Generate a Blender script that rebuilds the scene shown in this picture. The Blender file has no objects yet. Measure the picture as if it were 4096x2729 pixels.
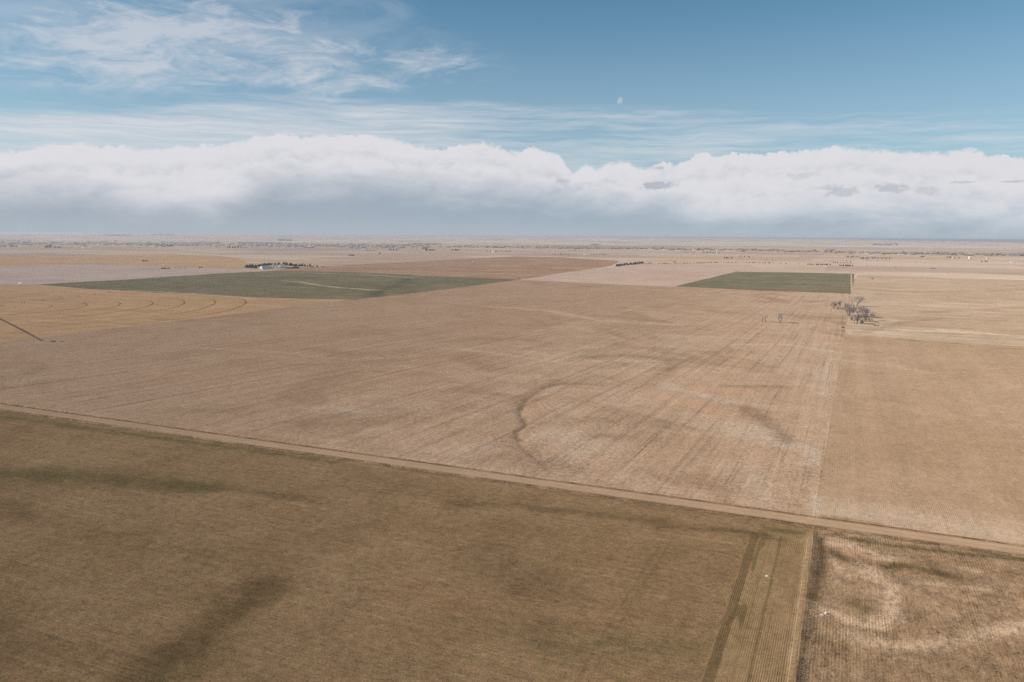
import bpy, bmesh, math, random
import numpy as np
from mathutils import Vector, Matrix, noise as mnoise

random.seed(7); rng = np.random.default_rng(7)
scene = bpy.context.scene
COL = scene.collection
R = math.radians

# ------------------------------------------------------------------ camera
CAM_H = 115.0
PITCH, ROLL = R(7.734), R(0.40)
cam_d = bpy.data.cameras.new('camera'); cam_d.sensor_width = 36.0; cam_d.lens = 27.21
cam_d.clip_start = 1.0; cam_d.clip_end = 150000.0
cam = bpy.data.objects.new('camera', cam_d); COL.objects.link(cam)
cam.matrix_world = Matrix.Translation((0, 0, CAM_H)) @ Matrix.Rotation(math.pi/2 - PITCH, 4, 'X') @ Matrix.Rotation(ROLL, 4, 'Z')
scene.camera = cam
CAM_R = np.array(cam.matrix_world.to_3x3())
FPX = 27.21/36.0*4096.0

# ------------------------------------------------------------------ exposure
scene.view_settings.view_transform = 'Standard'
scene.view_settings.look = 'None'
scene.view_settings.gamma = 1.0
scene.view_settings.exposure = 0.30
scene.view_settings.use_curve_mapping = False
scene.render.engine = 'CYCLES'
scene.cycles.max_bounces = 2
scene.cycles.diffuse_bounces = 1
scene.cycles.use_denoising = False
scene.render.filter_size = 0.9
scene.cycles.volume_bounces = 0

# ------------------------------------------------------------------ node language
class V:
    def __init__(s, g, k): s.g, s.k = g, k
    def _b(s, op, o, r=False): return s.g.math(op, o, s) if r else s.g.math(op, s, o)
    def __add__(s, o): return s._b('ADD', o)
    __radd__ = __add__
    def __mul__(s, o): return s._b('MULTIPLY', o)
    __rmul__ = __mul__
    def __sub__(s, o): return s._b('SUBTRACT', o)
    def __rsub__(s, o): return s._b('SUBTRACT', o, True)
    def __truediv__(s, o): return s._b('DIVIDE', o)

class G:
    def __init__(s, nt): s.nt = nt; nt.nodes.clear()
    def n(s, t): return s.nt.nodes.new(t)
    def put(s, sock, v):
        if isinstance(v, V): s.nt.links.new(v.k, sock)
        elif isinstance(v, (tuple, list)) and sock.type == 'RGBA': sock.default_value = tuple(v)[:3] + (1,)
        else: sock.default_value = v
    def math(s, op, a, b=0.0, c=None, clamp=False):
        x = s.n('ShaderNodeMath'); x.operation = op; x.use_clamp = clamp
        s.put(x.inputs[0], a); s.put(x.inputs[1], b)
        if c is not None: s.put(x.inputs[2], c)
        return V(s, x.outputs[0])
    def sat(s, a): return s.math('ADD', a, 0.0, clamp=True)
    def mx(s, a, b): return s.math('MAXIMUM', a, b)
    def mn(s, a, b): return s.math('MINIMUM', a, b)
    def vec(s, x, y, z=0.0):
        c = s.n('ShaderNodeCombineXYZ')
        for i, q in enumerate((x, y, z)): s.put(c.inputs[i], q)
        return V(s, c.outputs[0])
    def sep(s, v):
        c = s.n('ShaderNodeSeparateXYZ'); s.put(c.inputs[0], v)
        return [V(s, c.outputs[i]) for i in range(3)]
    def pos(s): return V(s, s.n('ShaderNodeNewGeometry').outputs['Position'])
    def noise(s, v, scale=1.0, detail=3.0, rough=0.55, dist=0.0, lac=2.0):
        x = s.n('ShaderNodeTexNoise'); s.put(x.inputs['Vector'], v)
        for k, q in (('Scale', scale), ('Detail', detail), ('Roughness', rough), ('Distortion', dist), ('Lacunarity', lac)): s.put(x.inputs[k], q)
        return V(s, x.outputs['Fac'])
    def voro(s, v, scale=1.0, out='Color', rand=1.0, feature='F1'):
        x = s.n('ShaderNodeTexVoronoi'); x.feature = feature; s.put(x.inputs['Vector'], v); s.put(x.inputs['Scale'], scale)
        s.put(x.inputs['Randomness'], rand); return V(s, x.outputs[out])
    def ramp(s, x, a, b, c=0.0, d=1.0, smooth=True):
        m = s.n('ShaderNodeMapRange'); m.interpolation_type = 'SMOOTHSTEP' if smooth else 'LINEAR'
        for i, q in enumerate((x, a, b, c, d)): s.put(m.inputs[i], q)
        return V(s, m.outputs[0])
    def mix(s, f, a, b, mode='MIX'):
        m = s.n('ShaderNodeMix'); m.data_type = 'RGBA'; m.blend_type = mode
        s.put(m.inputs[0], f); s.put(m.inputs[6], a); s.put(m.inputs[7], b)
        return V(s, m.outputs[2])
    def gain(s, c, k):                       # colour times a scalar
        return s.mix(1.0, c, s.vec(k, k, k), 'MULTIPLY')
    def attr(s, name):
        a = s.n('ShaderNodeAttribute'); a.attribute_name = name; return V(s, a.outputs['Fac'])
    def curve(s, x, pts):
        c = s.n('ShaderNodeFloatCurve'); cm = c.mapping; cv = cm.curves[0]
        while len(cv.points) > 2: cv.points.remove(cv.points[1])
        cv.points[0].location = pts[0]; cv.points[1].location = pts[-1]
        for p in pts[1:-1]: cv.points.new(*p)
        for p in cv.points: p.handle_type = 'VECTOR'
        cm.update(); s.put(c.inputs['Value'], x); return V(s, c.outputs[0])

def lin(r, g, b, k=1.0):
    f = lambda c: (c/12.92 if c <= .04045 else ((c+.055)/1.055)**2.4)
    return (f(r/255)*k, f(g/255)*k, f(b/255)*k)

# ------------------------------------------------------------------ sun
SUN_EL, SUN_AZ = R(31), R(262)            # compass azimuth: 0 = +Y, 90 = +X
sun_d = bpy.data.lights.new('sun', 'SUN'); sun_d.energy = 3.6; sun_d.angle = R(0.53); sun_d.color = (1.0, 0.93, 0.84)
sun = bpy.data.objects.new('sun', sun_d); COL.objects.link(sun)
to_sun = Vector((math.sin(SUN_AZ)*math.cos(SUN_EL), math.cos(SUN_AZ)*math.cos(SUN_EL), math.sin(SUN_EL)))
sun.rotation_euler = to_sun.to_track_quat('Z', 'Y').to_euler()

# ------------------------------------------------------------------ pixels, rays, ground
def ray(X, Y):
    v = CAM_R @ np.array([(X-2048)/FPX, -(Y-1364.5)/FPX, -1.0]); return v/np.linalg.norm(v)
def azel(X, Y):
    v = ray(X, Y); return math.degrees(math.atan2(v[0], v[1])), math.degrees(math.asin(v[2]))

# ------------------------------------------------------------------ world: sky and clouds
world = bpy.data.worlds.new('World'); scene.world = world; world.use_nodes = True
world.cycles.sampling_method = 'MANUAL'; world.cycles.sample_map_resolution = 256
g = G(world.node_tree)
SKY_K = 0.10
sky = g.n('ShaderNodeTexSky'); sky.sky_type = 'NISHITA'; sky.sun_disc = False
sky.sun_elevation = SUN_EL; sky.sun_rotation = SUN_AZ; sky.altitude = 800; sky.air_density = 1.0; sky.dust_density = 0.6; sky.ozone_density = 1.4
blue = V(g, sky.outputs[0])
tc = g.n('ShaderNodeTexCoord')
dx, dy, dz = g.sep(V(g, tc.outputs['Generated']))
U = g.math('ARCTAN2', dx, dy)*57.29578
W = g.math('ARCSINE', g.mx(g.mn(dz, 1.0), -1.0))*57.29578
blue = g.mix(1.0, blue, (0.55, 0.785, 0.79), 'MULTIPLY')
# pale air towards the horizon
blue = g.mix(g.ramp(W, 17.0, 3.0, 0.0, 0.42), blue, lin(188, 198, 214, 1/SKY_K*0.80))
def ucurve(pts, lo, hi, ends=None):         # pts: azimuth deg -> value
    q = [((u+40)/80, (v-lo)/(hi-lo)) for u, v in pts]
    e = ((ends if ends is not None else pts[0][1])-lo)/(hi-lo)
    q = [(0.0, e)] + [p for p in q if 0.01 < p[0] < 0.99] + [(1.0, e)]
    return g.curve((U+40.0)/80.0, q)*(hi-lo)+lo
def px_curve(pts): return [azel(x, y) for x, y in pts]
white = lin(222, 222, 226, 0.81/SKY_K)
grey = lin(172, 180, 194, 0.80/SKY_K)
uv = g.vec(U, W, 0.0)
warp = g.noise(uv, 0.20, 3, 0.6)
# high wisps, upper left
cu = g.vec(U*0.075+W*0.05, W*0.26-U*0.02, 1.7)
wn = g.noise(cu, 1.6, 8, 0.62, 0.9)
wn2 = g.noise(g.vec(U*0.05, W*0.16, 9.0), 1.3, 4, 0.55, 0.3)
env = g.ramp(U+(W-14.0)*0.3, 8.0, -22.0)*g.ramp(W, 9.6, 12.2)
wisp = g.ramp(wn*0.72+wn2*0.42+env*0.30, 0.66, 0.98)*env
blob = lambda az, el, sa, se: g.math('EXPONENT', ((U-az)*(U-az)*(-1.0/sa**2))+((W-el)*(W-el)*(-1.0/se**2)))
a1 = azel(760, 120); a2 = azel(200, 150); a3 = azel(1300, 300); a4 = azel(1760, 260); a5 = azel(300, 285); a6 = azel(900, 90)
bsum = blob(*a1, 8.0, 1.8)*0.85+blob(*a2, 9.0, 2.0)*0.85+blob(*a3, 2.6, 1.7)*0.8+blob(*a4, 3.0, 1.0)*0.75+blob(*a5, 6.0, 1.0)*0.75+blob(*a6, 5.0, 1.5)*0.6+blob(*azel(1080, 310), 5.0, 0.7)*0.5+blob(*azel(1550, 200), 4.0, 0.8)*0.4+blob(*azel(1570, 335), 1.6, 0.5)*0.55
bn = g.noise(g.vec(U*0.11+W*0.06, W*0.42-U*0.03, 3.3), 1.7, 9, 0.64, 0.7)
bf = g.noise(g.vec(U*0.30+W*0.30, W*0.85-U*0.16, 5.1), 1.5, 7, 0.68, 1.4)
bq = (bn-0.5)*2.3+(bf-0.5)*0.9+0.46
wisp = g.mx(wisp*0.5, g.ramp(bq+bsum*0.42, 0.50, 1.20, 0.0, 1.0, False)*g.sat(bsum*1.9))
c = g.mix(wisp*0.68, blue, lin(214, 216, 222, 0.80/SKY_K))
# cirrus sheet above the cloud bank
top_c = ucurve(px_curve([(0, 425), (400, 425), (700, 415), (800, 395), (1000, 385), (1150, 390), (1500, 405), (2048, 420), (2450, 428), (2700, 445), (3300, 452), (3700, 470), (4096, 445)]), 0, 20, 11.6)
sn = g.noise(g.vec(U*0.045, W*0.75+warp*0.8, 5.0), 1.9, 8, 0.6, 0.35)
sn2 = g.noise(g.vec(U*0.11, W*1.5+U*0.03, 8.0), 1.6, 5, 0.6, 0.3)
dens = ucurve([(-34, 0.70), (-26, 0.72), (-15, 0.66), (-6, 0.62), (0, 0.38), (6, 0.36), (12, 0.40), (20, 0.34), (26, 0.18), (34, 0.34)], 0, 1, 0.4)
inside = g.ramp(top_c-W+(sn-0.5)*1.8, -0.35, 0.9)
sn3 = g.noise(g.vec(U*0.09+W*0.1, W*2.6+warp*1.2, 12.0), 1.5, 6, 0.66, 0.5)
cirrus = inside*g.ramp((sn-0.5)*1.5+(sn2-0.5)*0.8+(sn3-0.5)*1.0+dens, 0.12, 0.98, 0.0, 1.0, False)
c = g.mix(cirrus*0.88, c, lin(216, 218, 224, 0.80/SKY_K))
# the bank itself: cumulus tops, white flank, grey foot
pu = lambda xs, ox: [(ox+x*0.87, y*0.87) for x, y in xs]
topline = pu([(0, 682), (90, 668), (200, 655), (400, 655), (600, 665), (740, 672), (900, 658), (1000, 655), (1100, 635), (1180, 620), (1340, 603), (1385, 622), (1480, 598), (1600, 605), (1700, 612), (1800, 622), (1900, 650), (1950, 655), (2020, 668), (2100, 660), (2220, 638), (2300, 660)], 0) + pu([(0, 690), (100, 665), (200, 690), (280, 778), (340, 738), (390, 768), (440, 738), (520, 722), (600, 768), (680, 725), (750, 748), (880, 690), (950, 708), (1020, 688), (1150, 705), (1300, 680), (1480, 660), (1700, 670), (1850, 690), (2000, 690), (2110, 672), (2200, 700), (2340, 712)], 2048)
top = ucurve(px_curve(topline), 4, 12, 8.3)
mfar = g.noise(g.vec(U*0.10, 1.0, 7.0), 1.0, 3, 0.5)
v1 = g.voro(g.vec(U, W*1.5, 0.0), 0.75, 'Distance', 1.0, 'SMOOTH_F1')
v2 = g.voro(g.vec(U+warp*2.0, W*1.4, 4.0), 2.0, 'Distance', 1.0, 'SMOOTH_F1')
fine = g.noise(g.vec(U, W*1.3, 0.0), 2.2, 7, 0.6, 0.4)
v3 = g.voro(g.vec(U+fine*0.5, W*1.3+fine*0.3, 8.0), 4.6, 'Distance', 1.0, 'SMOOTH_F1')
puff = (0.17-v1*0.26-v2*0.20-v3*0.12)*g.ramp(mfar, 0.35, 0.62, 0.7, 1.7)+(fine-0.5)*0.6
edge = top+puff-W
bank = g.ramp(edge, -0.02, 0.10+g.ramp(mfar, 0.58, 0.42)*0.30)
lobe = g.noise(g.vec(U*0.16, 3.0, 4.0), 1.0, 4, 0.6)
edge2 = top-0.55-lobe*1.9+puff*1.3-W
front = g.ramp(edge2, -0.15, 0.5)
edge3 = top-1.5-g.noise(g.vec(U*0.13, 9.0, 1.0), 1.0, 4, 0.6)*2.2+puff*1.5-W
front3 = g.ramp(edge3, -0.2, 0.7)
soft = g.noise(g.vec(U*0.13, W*0.36, 2.0), 1.1, 8, 0.60, 0.6)
mott = g.noise(g.vec(U*0.5, W*1.0, 6.0), 1.1, 6, 0.6, 0.3)
foot = ucurve(px_curve([(0, 735), (300, 720), (550, 790), (850, 800), (1100, 700), (1500, 700), (2050, 735), (2500, 790), (2900, 830), (3300, 815), (3700, 820), (4096, 815)]), 0, 12, 4.4)
shade = g.ramp(W-foot+(soft-0.5)*3.4+(mott-0.5)*0.8, 1.2, -2.3)
rim = g.ramp(edge, 0.0, 1.0, 1.0, 0.965)
side = g.ramp(U, -30.0, 34.0, 0.965, 1.0)
behind = 1.0-(1.0-front)*g.ramp(edge2, -0.9, 0.0, 0.0, 1.0)*0.045-(1.0-front3)*g.ramp(edge3, -0.9, 0.0, 0.0, 1.0)*front*0.03
lump = 1.0-g.ramp(v1*0.6+v2*0.4, 0.25, 0.75)*0.022-g.ramp(v3, 0.3, 0.8)*0.008
cw = g.mix(g.ramp(behind*lump*(0.925+mott*0.13), 0.99, 0.84), white, lin(186, 190, 200, 0.81/SKY_K))
low = g.mix(g.ramp(U, -25.0, 30.0), lin(164, 175, 188, 0.80/SKY_K), lin(158, 178, 194, 0.80/SKY_K))
low = g.mix(g.ramp(W+(soft-0.5)*1.6, 1.7, 0.0, 0.0, 0.75), low, lin(177, 187, 196, 0.80/SKY_K))
vl = g.noise(g.vec(U*0.55, W*0.28, 14.0), 1.0, 6, 0.6, 0.4)
low = g.gain(low, 0.90+soft*0.14+vl*0.06)
bankc = g.mix(shade, cw, low)
c = g.mix(bank, c, bankc)
# small dark scud in front of the bank
n_ = g.noise(g.vec(U, W*1.6, 2.0), 1.9, 5, 0.62, 0.3)
for (X, Y, sx, sy, k) in [(2628, 742, 1.15, 0.24, .8), (2640, 672, .35, .09, .6), (2250, 724, .5, .14, .4), (3330, 750, .9, .2, .35), (3370, 768, 1.2, .26, .55), (3567, 752, .95, .25, .6), (3712, 765, .7, .25, .4), (3850, 730, .8, .08, .5), (4060, 726, .8, .07, .6), (2480, 404, .22, .17, -.36), (3200, 705, .9, .2, .25)]:
    a, e = azel(X, Y)
    m = g.ramp(blob(a, e, sx*1.25, sy*1.5)+(n_-0.5)*1.5, 0.38, 0.80)*abs(k)
    m = m*g.ramp(blob(a, e, sx*2, sy*2.4), 0.02, 0.3)
    c = g.mix(m, c, lin(174, 180, 190, 0.80/SKY_K) if k > 0 else lin(222, 216, 214, 0.8/SKY_K))
# below the horizon the world is plain straw earth
c = g.mix(g.ramp(W, -0.35, -0.8), c, lin(170, 160, 152, 0.5/SKY_K))
bg = g.n('ShaderNodeBackground'); g.put(bg.inputs[0], c); bg.inputs[1].default_value = SKY_K
wo = g.n('ShaderNodeOutputWorld'); g.nt.links.new(bg.outputs[0], wo.inputs[0])

# ------------------------------------------------------------------ section grid (the farmland lies on a square mile grid)
GA = R(23.35)
EX, EY = math.cos(GA), -math.sin(GA)      # "east" along the road
NX, NY = math.sin(GA), math.cos(GA)       # "north" along the field rows
def EN(e, n): return (e*EX+n*NX, e*EY+n*NY)
ROAD_N, ROAD_W, FENCE_E = 328.6, 9.2, -6.4

# ------------------------------------------------------------------ terrain height
def _hash(ix, iy, s):
    h = (ix.astype(np.int64)*374761393 + iy.astype(np.int64)*668265263 + s*1442695041) & 0x7fffffff
    h = (h ^ (h >> 13))*1274126177 & 0x7fffffff
    h = h ^ (h >> 16)
    return (h & 0xffff)/65535.0
def vnoise(x, y, s=0):
    x0 = np.floor(x); y0 = np.floor(y); fx = x-x0; fy = y-y0
    fx = fx*fx*fx*(fx*(fx*6-15)+10); fy = fy*fy*fy*(fy*(fy*6-15)+10)
    a = _hash(x0, y0, s); b = _hash(x0+1, y0, s); c_ = _hash(x0, y0+1, s); d = _hash(x0+1, y0+1, s)
    return (a*(1-fx)+b*fx)*(1-fy)+(c_*(1-fx)+d*fx)*fy-0.5
def sstep(x, a, b):
    t = np.clip((x-a)/(b-a), 0, 1); return t*t*(3-2*t)
def flat_ground(X, Y):
    v = ray(X, Y); t = -CAM_H/v[2]; return (v[0]*t, v[1]*t)
def poly_dist(x, y, pts):
    best = np.full(x.shape, 1e9)
    if len(pts) == 1: return np.hypot(x-pts[0][0], y-pts[0][1])
    for (ax, ay), (bx, by) in zip(pts, pts[1:]):
        ux, uy = bx-ax, by-ay; L = ux*ux+uy*uy+1e-9
        t = np.clip(((x-ax)*ux+(y-ay)*uy)/L, 0, 1)
        best = np.minimum(best, np.hypot(x-ax-t*ux, y-ay-t*uy))
    return best
def flats(px): return [flat_ground(*p) for p in px]
DITCH_PX = [(2700, 1546), (2407, 1538), (2290, 1533), (2233, 1534), (2177, 1551), (2126, 1581), (2101, 1602), (2086, 1627), (2075, 1655), (2093, 1678), (2103, 1699), (2065, 1724), (2060, 1742), (2078, 1757), (2091, 1785), (2131, 1816), (2152, 1832), (2210, 1875)]
DITCH = flats(DITCH_PX)
SWALE_PX = [(640, 1384), (1114, 1407), (1393, 1436), (1654, 1419), (1828, 1393), (2054, 1419), (2246, 1448), (2437, 1440), (2664, 1445)]
SWALE = flats(SWALE_PX)
SKY_AZ = [-180, -60, -34, -18, 0, 18, 28, 34, 60, 180]
SKY_Z = [50, 50, 60, 84, 84, 84, 60, 30, 40, 50]
def height(x, y):
    x = np.asarray(x, float); y = np.asarray(y, float)
    r = np.hypot(x, y); n = x*NX+y*NY
    z = 2.6*vnoise(x/420, y/420, 1)*sstep(r, 380, 900)
    z += 1.1*vnoise(x/140, y/140, 2)*sstep(r, 350, 700)
    z += 0.35*vnoise(x/38, y/38, 3)*sstep(n, 345, 420)*sstep(-r, -2500, -1200)
    z += 5.0*vnoise(x/1500, y/1500, 4)*sstep(r, 1800, 3500)
    near = r < 1500
    if near.any():
        xs, ys = x[near], y[near]
        d = poly_dist(xs, ys, DITCH); d2 = poly_dist(xs, ys, SWALE)
        z[near] += -0.7*np.exp(-(d/2.2)**2)-0.5*np.exp(-(d/16)**2)-0.7*np.exp(-(d2/14)**2)
        dn = np.abs(ys*NY+xs*NX-ROAD_N)
        z[near] += -0.45*np.exp(-((dn-6.2)/1.3)**2)
        e = xs*EX+ys*EY; nn = xs*NX+ys*NY
        z[near] += 0.55*np.exp(-((e-FENCE_E)/1.1)**2)*sstep(-nn, -ROAD_N+6, -ROAD_N+14)
    far = r > 9000
    if far.any():
        az = np.degrees(np.arctan2(x[far], y[far])); rf = r[far]
        zz = np.interp(az, SKY_AZ, SKY_Z)*sstep(rf, 10500, 25000)
        zz += 26*vnoise(x[far]/2600, y[far]/1500, 5)*sstep(rf, 10500, 17000)
        zz += 8*vnoise(x[far]/700, y[far]/500, 6)*sstep(rf, 10500, 17000)
        zz -= np.clip(rf-26000, 0, None)*0.012
        z[far] += zz
    return z
def hz(x, y): return float(height(np.array([x]), np.array([y]))[0])
def at(X, Y):                                # where a ray meets the ground
    v = ray(X, Y); t = -CAM_H/v[2] if v[2] < -1e-4 else 26000.0
    t = min(t, 26000.0)
    for _ in range(30):
        p = v*t; dh = CAM_H+p[2]-hz(p[0], p[1])
        if abs(dh) < 0.02: break
        t += 0.7*dh/max(-v[2], 0.004); t = min(max(t, 50), 26000.0)
    p = v*t; return Vector((p[0], p[1], hz(p[0], p[1])))

# ------------------------------------------------------------------ ground grid
ang = np.concatenate([np.arange(-180, -44, 4.0), np.arange(-44, -36, 1.0), np.arange(-36, 36, 0.2), np.arange(36, 44, 1.0), np.arange(44, 180, 4.0)])
rad = [40.0, 90.0, 130.0, 155.0]
while rad[-1] < 45000:
    q = rad[-1]; rad.append(q*(1.005 if q < 520 else 1.0075 if q < 3500 else 1.011 if q < 14000 else 1.02))
rad = np.array(rad)
AA, RR = np.meshgrid(np.radians(ang), rad)
GXY = np.stack([np.sin(AA)*RR, np.cos(AA)*RR], -1).reshape(-1, 2)
nA, nR = len(ang), len(rad)
ii, jj = np.meshgrid(np.arange(nR-1), np.arange(nA), indexing='ij')
a_ = ii*nA+jj; b_ = ii*nA+(jj+1) % nA; c_ = (ii+1)*nA+(jj+1) % nA; d_ = (ii+1)*nA+jj
TRI = np.concatenate([np.stack([a_, b_, c_], -1).reshape(-1, 3), np.stack([a_, c_, d_], -1).reshape(-1, 3)])
TRI = TRI[:, ::-1]
cen = np.array([[len(GXY), j, (j+1) % nA] for j in range(nA)])
GXY = np.vstack([GXY, [[0, 0]]]); TRI = np.vstack([TRI, cen[:, [0, 2, 1]]])
GZ = height(GXY[:, 0], GXY[:, 1])
GV = np.column_stack([GXY, GZ])

def mesh_from(name, verts, faces, mats, mat_idx=None, smooth=False):
    m = bpy.data.meshes.new(name)
    verts = np.asarray(verts, np.float32); faces = np.asarray(faces, np.int32)
    k = faces.shape[1]
    m.vertices.add(len(verts)); m.vertices.foreach_set('co', verts.ravel())
    m.loops.add(faces.size); m.loops.foreach_set('vertex_index', faces.ravel())
    m.polygons.add(len(faces)); m.polygons.foreach_set('loop_start', np.arange(0, faces.size, k, dtype=np.int32))
    for q in mats: m.materials.append(q)
    if mat_idx is not None: m.polygons.foreach_set('material_index', np.asarray(mat_idx, np.int32))
    if smooth: m.polygons.foreach_set('use_smooth', np.ones(len(faces), bool))
    m.update(calc_edges=True); m.validate(); return m
def link(name, mesh, kind=None, label=None, cat=None, group=None, parent=None, loc=None, rz=0.0):
    o = bpy.data.objects.new(name, mesh); COL.objects.link(o)
    if kind: o['kind'] = kind
    if label: o['label'] = label
    if cat: o['category'] = cat
    if group: o['group'] = group
    if parent: o.parent = parent
    if loc is not None: o.location = loc
    o.rotation_euler = (0, 0, rz)
    return o

def hull(pts):
    pts = sorted(set(map(tuple, pts)))
    def half(ps):
        h = []
        for p in ps:
            while len(h) > 1 and (h[-1][0]-h[-2][0])*(p[1]-h[-2][1])-(h[-1][1]-h[-2][1])*(p[0]-h[-2][0]) <= 0: h.pop()
            h.append(p)
        return h
    a = half(pts); b = half(pts[::-1]); return np.array(a[:-1]+b[:-1])
alive = np.ones(len(TRI), bool)
def clip_sheet(polys, off):                 # cut convex pieces out of the ground grid; returns verts, tris
    global alive
    VV, FF = [], []; base = 0
    for pts in polys:
        P = hull(pts)                       # counter-clockwise
        N = np.roll(P, -1, 0)-P
        D = np.stack([N[i, 0]*(GV[:, 1]-P[i, 1])-N[i, 1]*(GV[:, 0]-P[i, 0]) for i in range(len(P))], 0) >= 0
        allin = D.all(0)
        T = TRI
        out = np.zeros(len(T), bool)
        for k in range(len(P)): out |= ~D[k][T].any(1)
        touch = ~out & alive
        full = allin[T].all(1) & touch
        part = touch & ~full
        alive &= ~full
        fi = np.nonzero(full)[0]; pi = np.nonzero(part)[0]
        u, inv = np.unique(T[fi].ravel(), return_inverse=True)
        v = GV[u].copy(); f = inv.reshape(-1, 3)
        VV.append(v); FF.append(f+base); base += len(v)
        ev, ef = [], []
        for t in pi:
            poly = [tuple(GV[q]) for q in T[t]]
            for k in range(len(P)):
                s = [N[k, 0]*(p[1]-P[k, 1])-N[k, 1]*(p[0]-P[k, 0]) for p in poly]
                nw = []
                for q in range(len(poly)):
                    p0, p1, s0, s1 = poly[q], poly[(q+1) % len(poly)], s[q], s[(q+1) % len(poly)]
                    if s0 >= 0: nw.append(p0)
                    if (s0 >= 0) != (s1 >= 0):
                        w = s0/(s0-s1); nw.append(tuple(p0[i]+(p1[i]-p0[i])*w for i in range(3)))
                poly = nw
                if len(poly) < 3: break
            if len(poly) < 3: continue
            b0 = len(ev); ev += poly
            for q in range(1, len(poly)-1): ef.append((b0, b0+q, b0+q+1))
        if ef:
            VV.append(np.array(ev)); FF.append(np.array(ef)+base); base += len(ev)
    V_ = np.vstack(VV); V_[:, 2] += off
    return V_, np.vstack(FF)

# ------------------------------------------------------------------ ground materials
GROUND = {}
def base_nodes(m):
    g = G(m.node_tree); p = g.pos(); x, y, z = g.sep(p)
    e = x*EX+y*EY; n = x*NX+y*NY
    return g, p, e, n
def finish(g, color, height_=None, bump=0.5, dist=0.25):
    b = g.n('ShaderNodeBsdfDiffuse'); g.put(b.inputs[0], color); b.inputs[1].default_value = 0.6
    if height_ is not None:
        bp = g.n('ShaderNodeBump'); bp.inputs['Strength'].default_value = bump; bp.inputs['Distance'].default_value = dist
        g.put(bp.inputs['Height'], height_); g.nt.links.new(bp.outputs[0], b.inputs['Normal'])
    o = g.n('ShaderNodeOutputMaterial'); g.nt.links.new(b.outputs[0], o.inputs[0])
def newmat(name):
    m = bpy.data.materials.new(name); m.use_nodes = True; return m
FEATS = {'pale': 0, 'dark': 0, 'rust': 0, 'green': 0, 'track': 0}
def field_mat(name, A, B, dark=None, pale=None, rust=None, green=None, big=0.004, streak=0.16, srow=0.16, salong=0.004, axis='n', fan=0.0, grain=0.30, gscale=0.9,
              rows=0.0, rowgap=0.76, patch=0.12, ghead=None, bump=0.5, extra=None, rowbreak=0.5, mid=0.10):
    m = newmat(name); g, p, e, n = base_nodes(m)
    a, b = (e, n) if axis == 'n' else (n, e)
    if fan: a = a*(1.0+(n-330.0)*fan)
    wob = g.noise(p, 0.006, 3, 0.5)
    s = g.noise(g.vec(a*srow+wob*0.6, b*salong, 0.0), 1.0, 6, 0.62)
    s3 = g.noise(g.vec(a*srow*3.2+wob*1.2, b*salong*3.0, 3.0), 1.0, 4, 0.6)
    L = g.noise(p, big, 5, 0.58, 0.4)
    Pn = g.noise(g.vec(e, n, 7.0), big*5, 5, 0.6, 0.6)
    M = g.noise(g.vec(a*1.25, b*0.85, 2.0), 0.10, 8, 0.84)
    g2 = g.noise(g.vec(a*1.3, b*0.9, 6.0), 0.33, 3, 0.72)
    gr = g.noise(p, gscale, 3, 0.7)
    col = g.mix(g.ramp(L*0.6+Pn*0.4, 0.36, 0.64), A, B)
    k = 1.0+(s-0.5)*streak*2.6+(s3-0.5)*streak*1.5+(gr-0.5)*grain*3.6+(g2-0.5)*grain*2.6+(Pn-0.5)*patch*2.0+(M-0.5)*mid*11.0
    fl_ = g.noise(g.vec(a*0.75, b*0.006, 11.0), 1.0, 4, 0.65); k = k-g.ramp(fl_, 0.56, 0.72)*streak*0.9
    hgt = gr*0.8+s3*1.0+M*5.0
    if rows:
        rw = g.math('SINE', a*(2*math.pi/rowgap)+(g.noise(p, 0.3, 2, 0.5)-0.5)*2.2)
        amp = g.ramp(g.noise(g.vec(a*0.05, b*0.02, 4.0), 1.0, 4, 0.6), 0.5-rowbreak*0.3, 0.5+rowbreak*0.35)
        rw = rw*amp
        k = k+rw*rows; hgt = hgt+rw*rows*1.6
    if extra: col, k, hgt = extra(g, p, e, n, a, b, col, k, hgt, dict(s=s, s3=s3, L=L, P=Pn, M=M, gr=gr))
    brk = g.noise(g.vec(a*1.2, b*0.7, 5.0), 0.085, 8, 0.80, 0.4)
    fmask = lambda nm: g.sat(g.attr(nm)*g.ramp((brk-0.5)*2.2+0.5+g.attr(nm)*0.5, 0.22, 0.95, 0.10, 1.1))
    if pale: col = g.mix(fmask('pale'), col, pale)
    if rust: col = g.mix(fmask('rust'), col, rust)
    if green: col = g.mix(fmask('green'), col, green)
    if dark: col = g.mix(fmask('dark'), col, dark)
    k = k*(1.0-g.attr('track')*0.20)
    finish(g, g.gain(col, k), hgt, bump)
    return m

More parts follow.
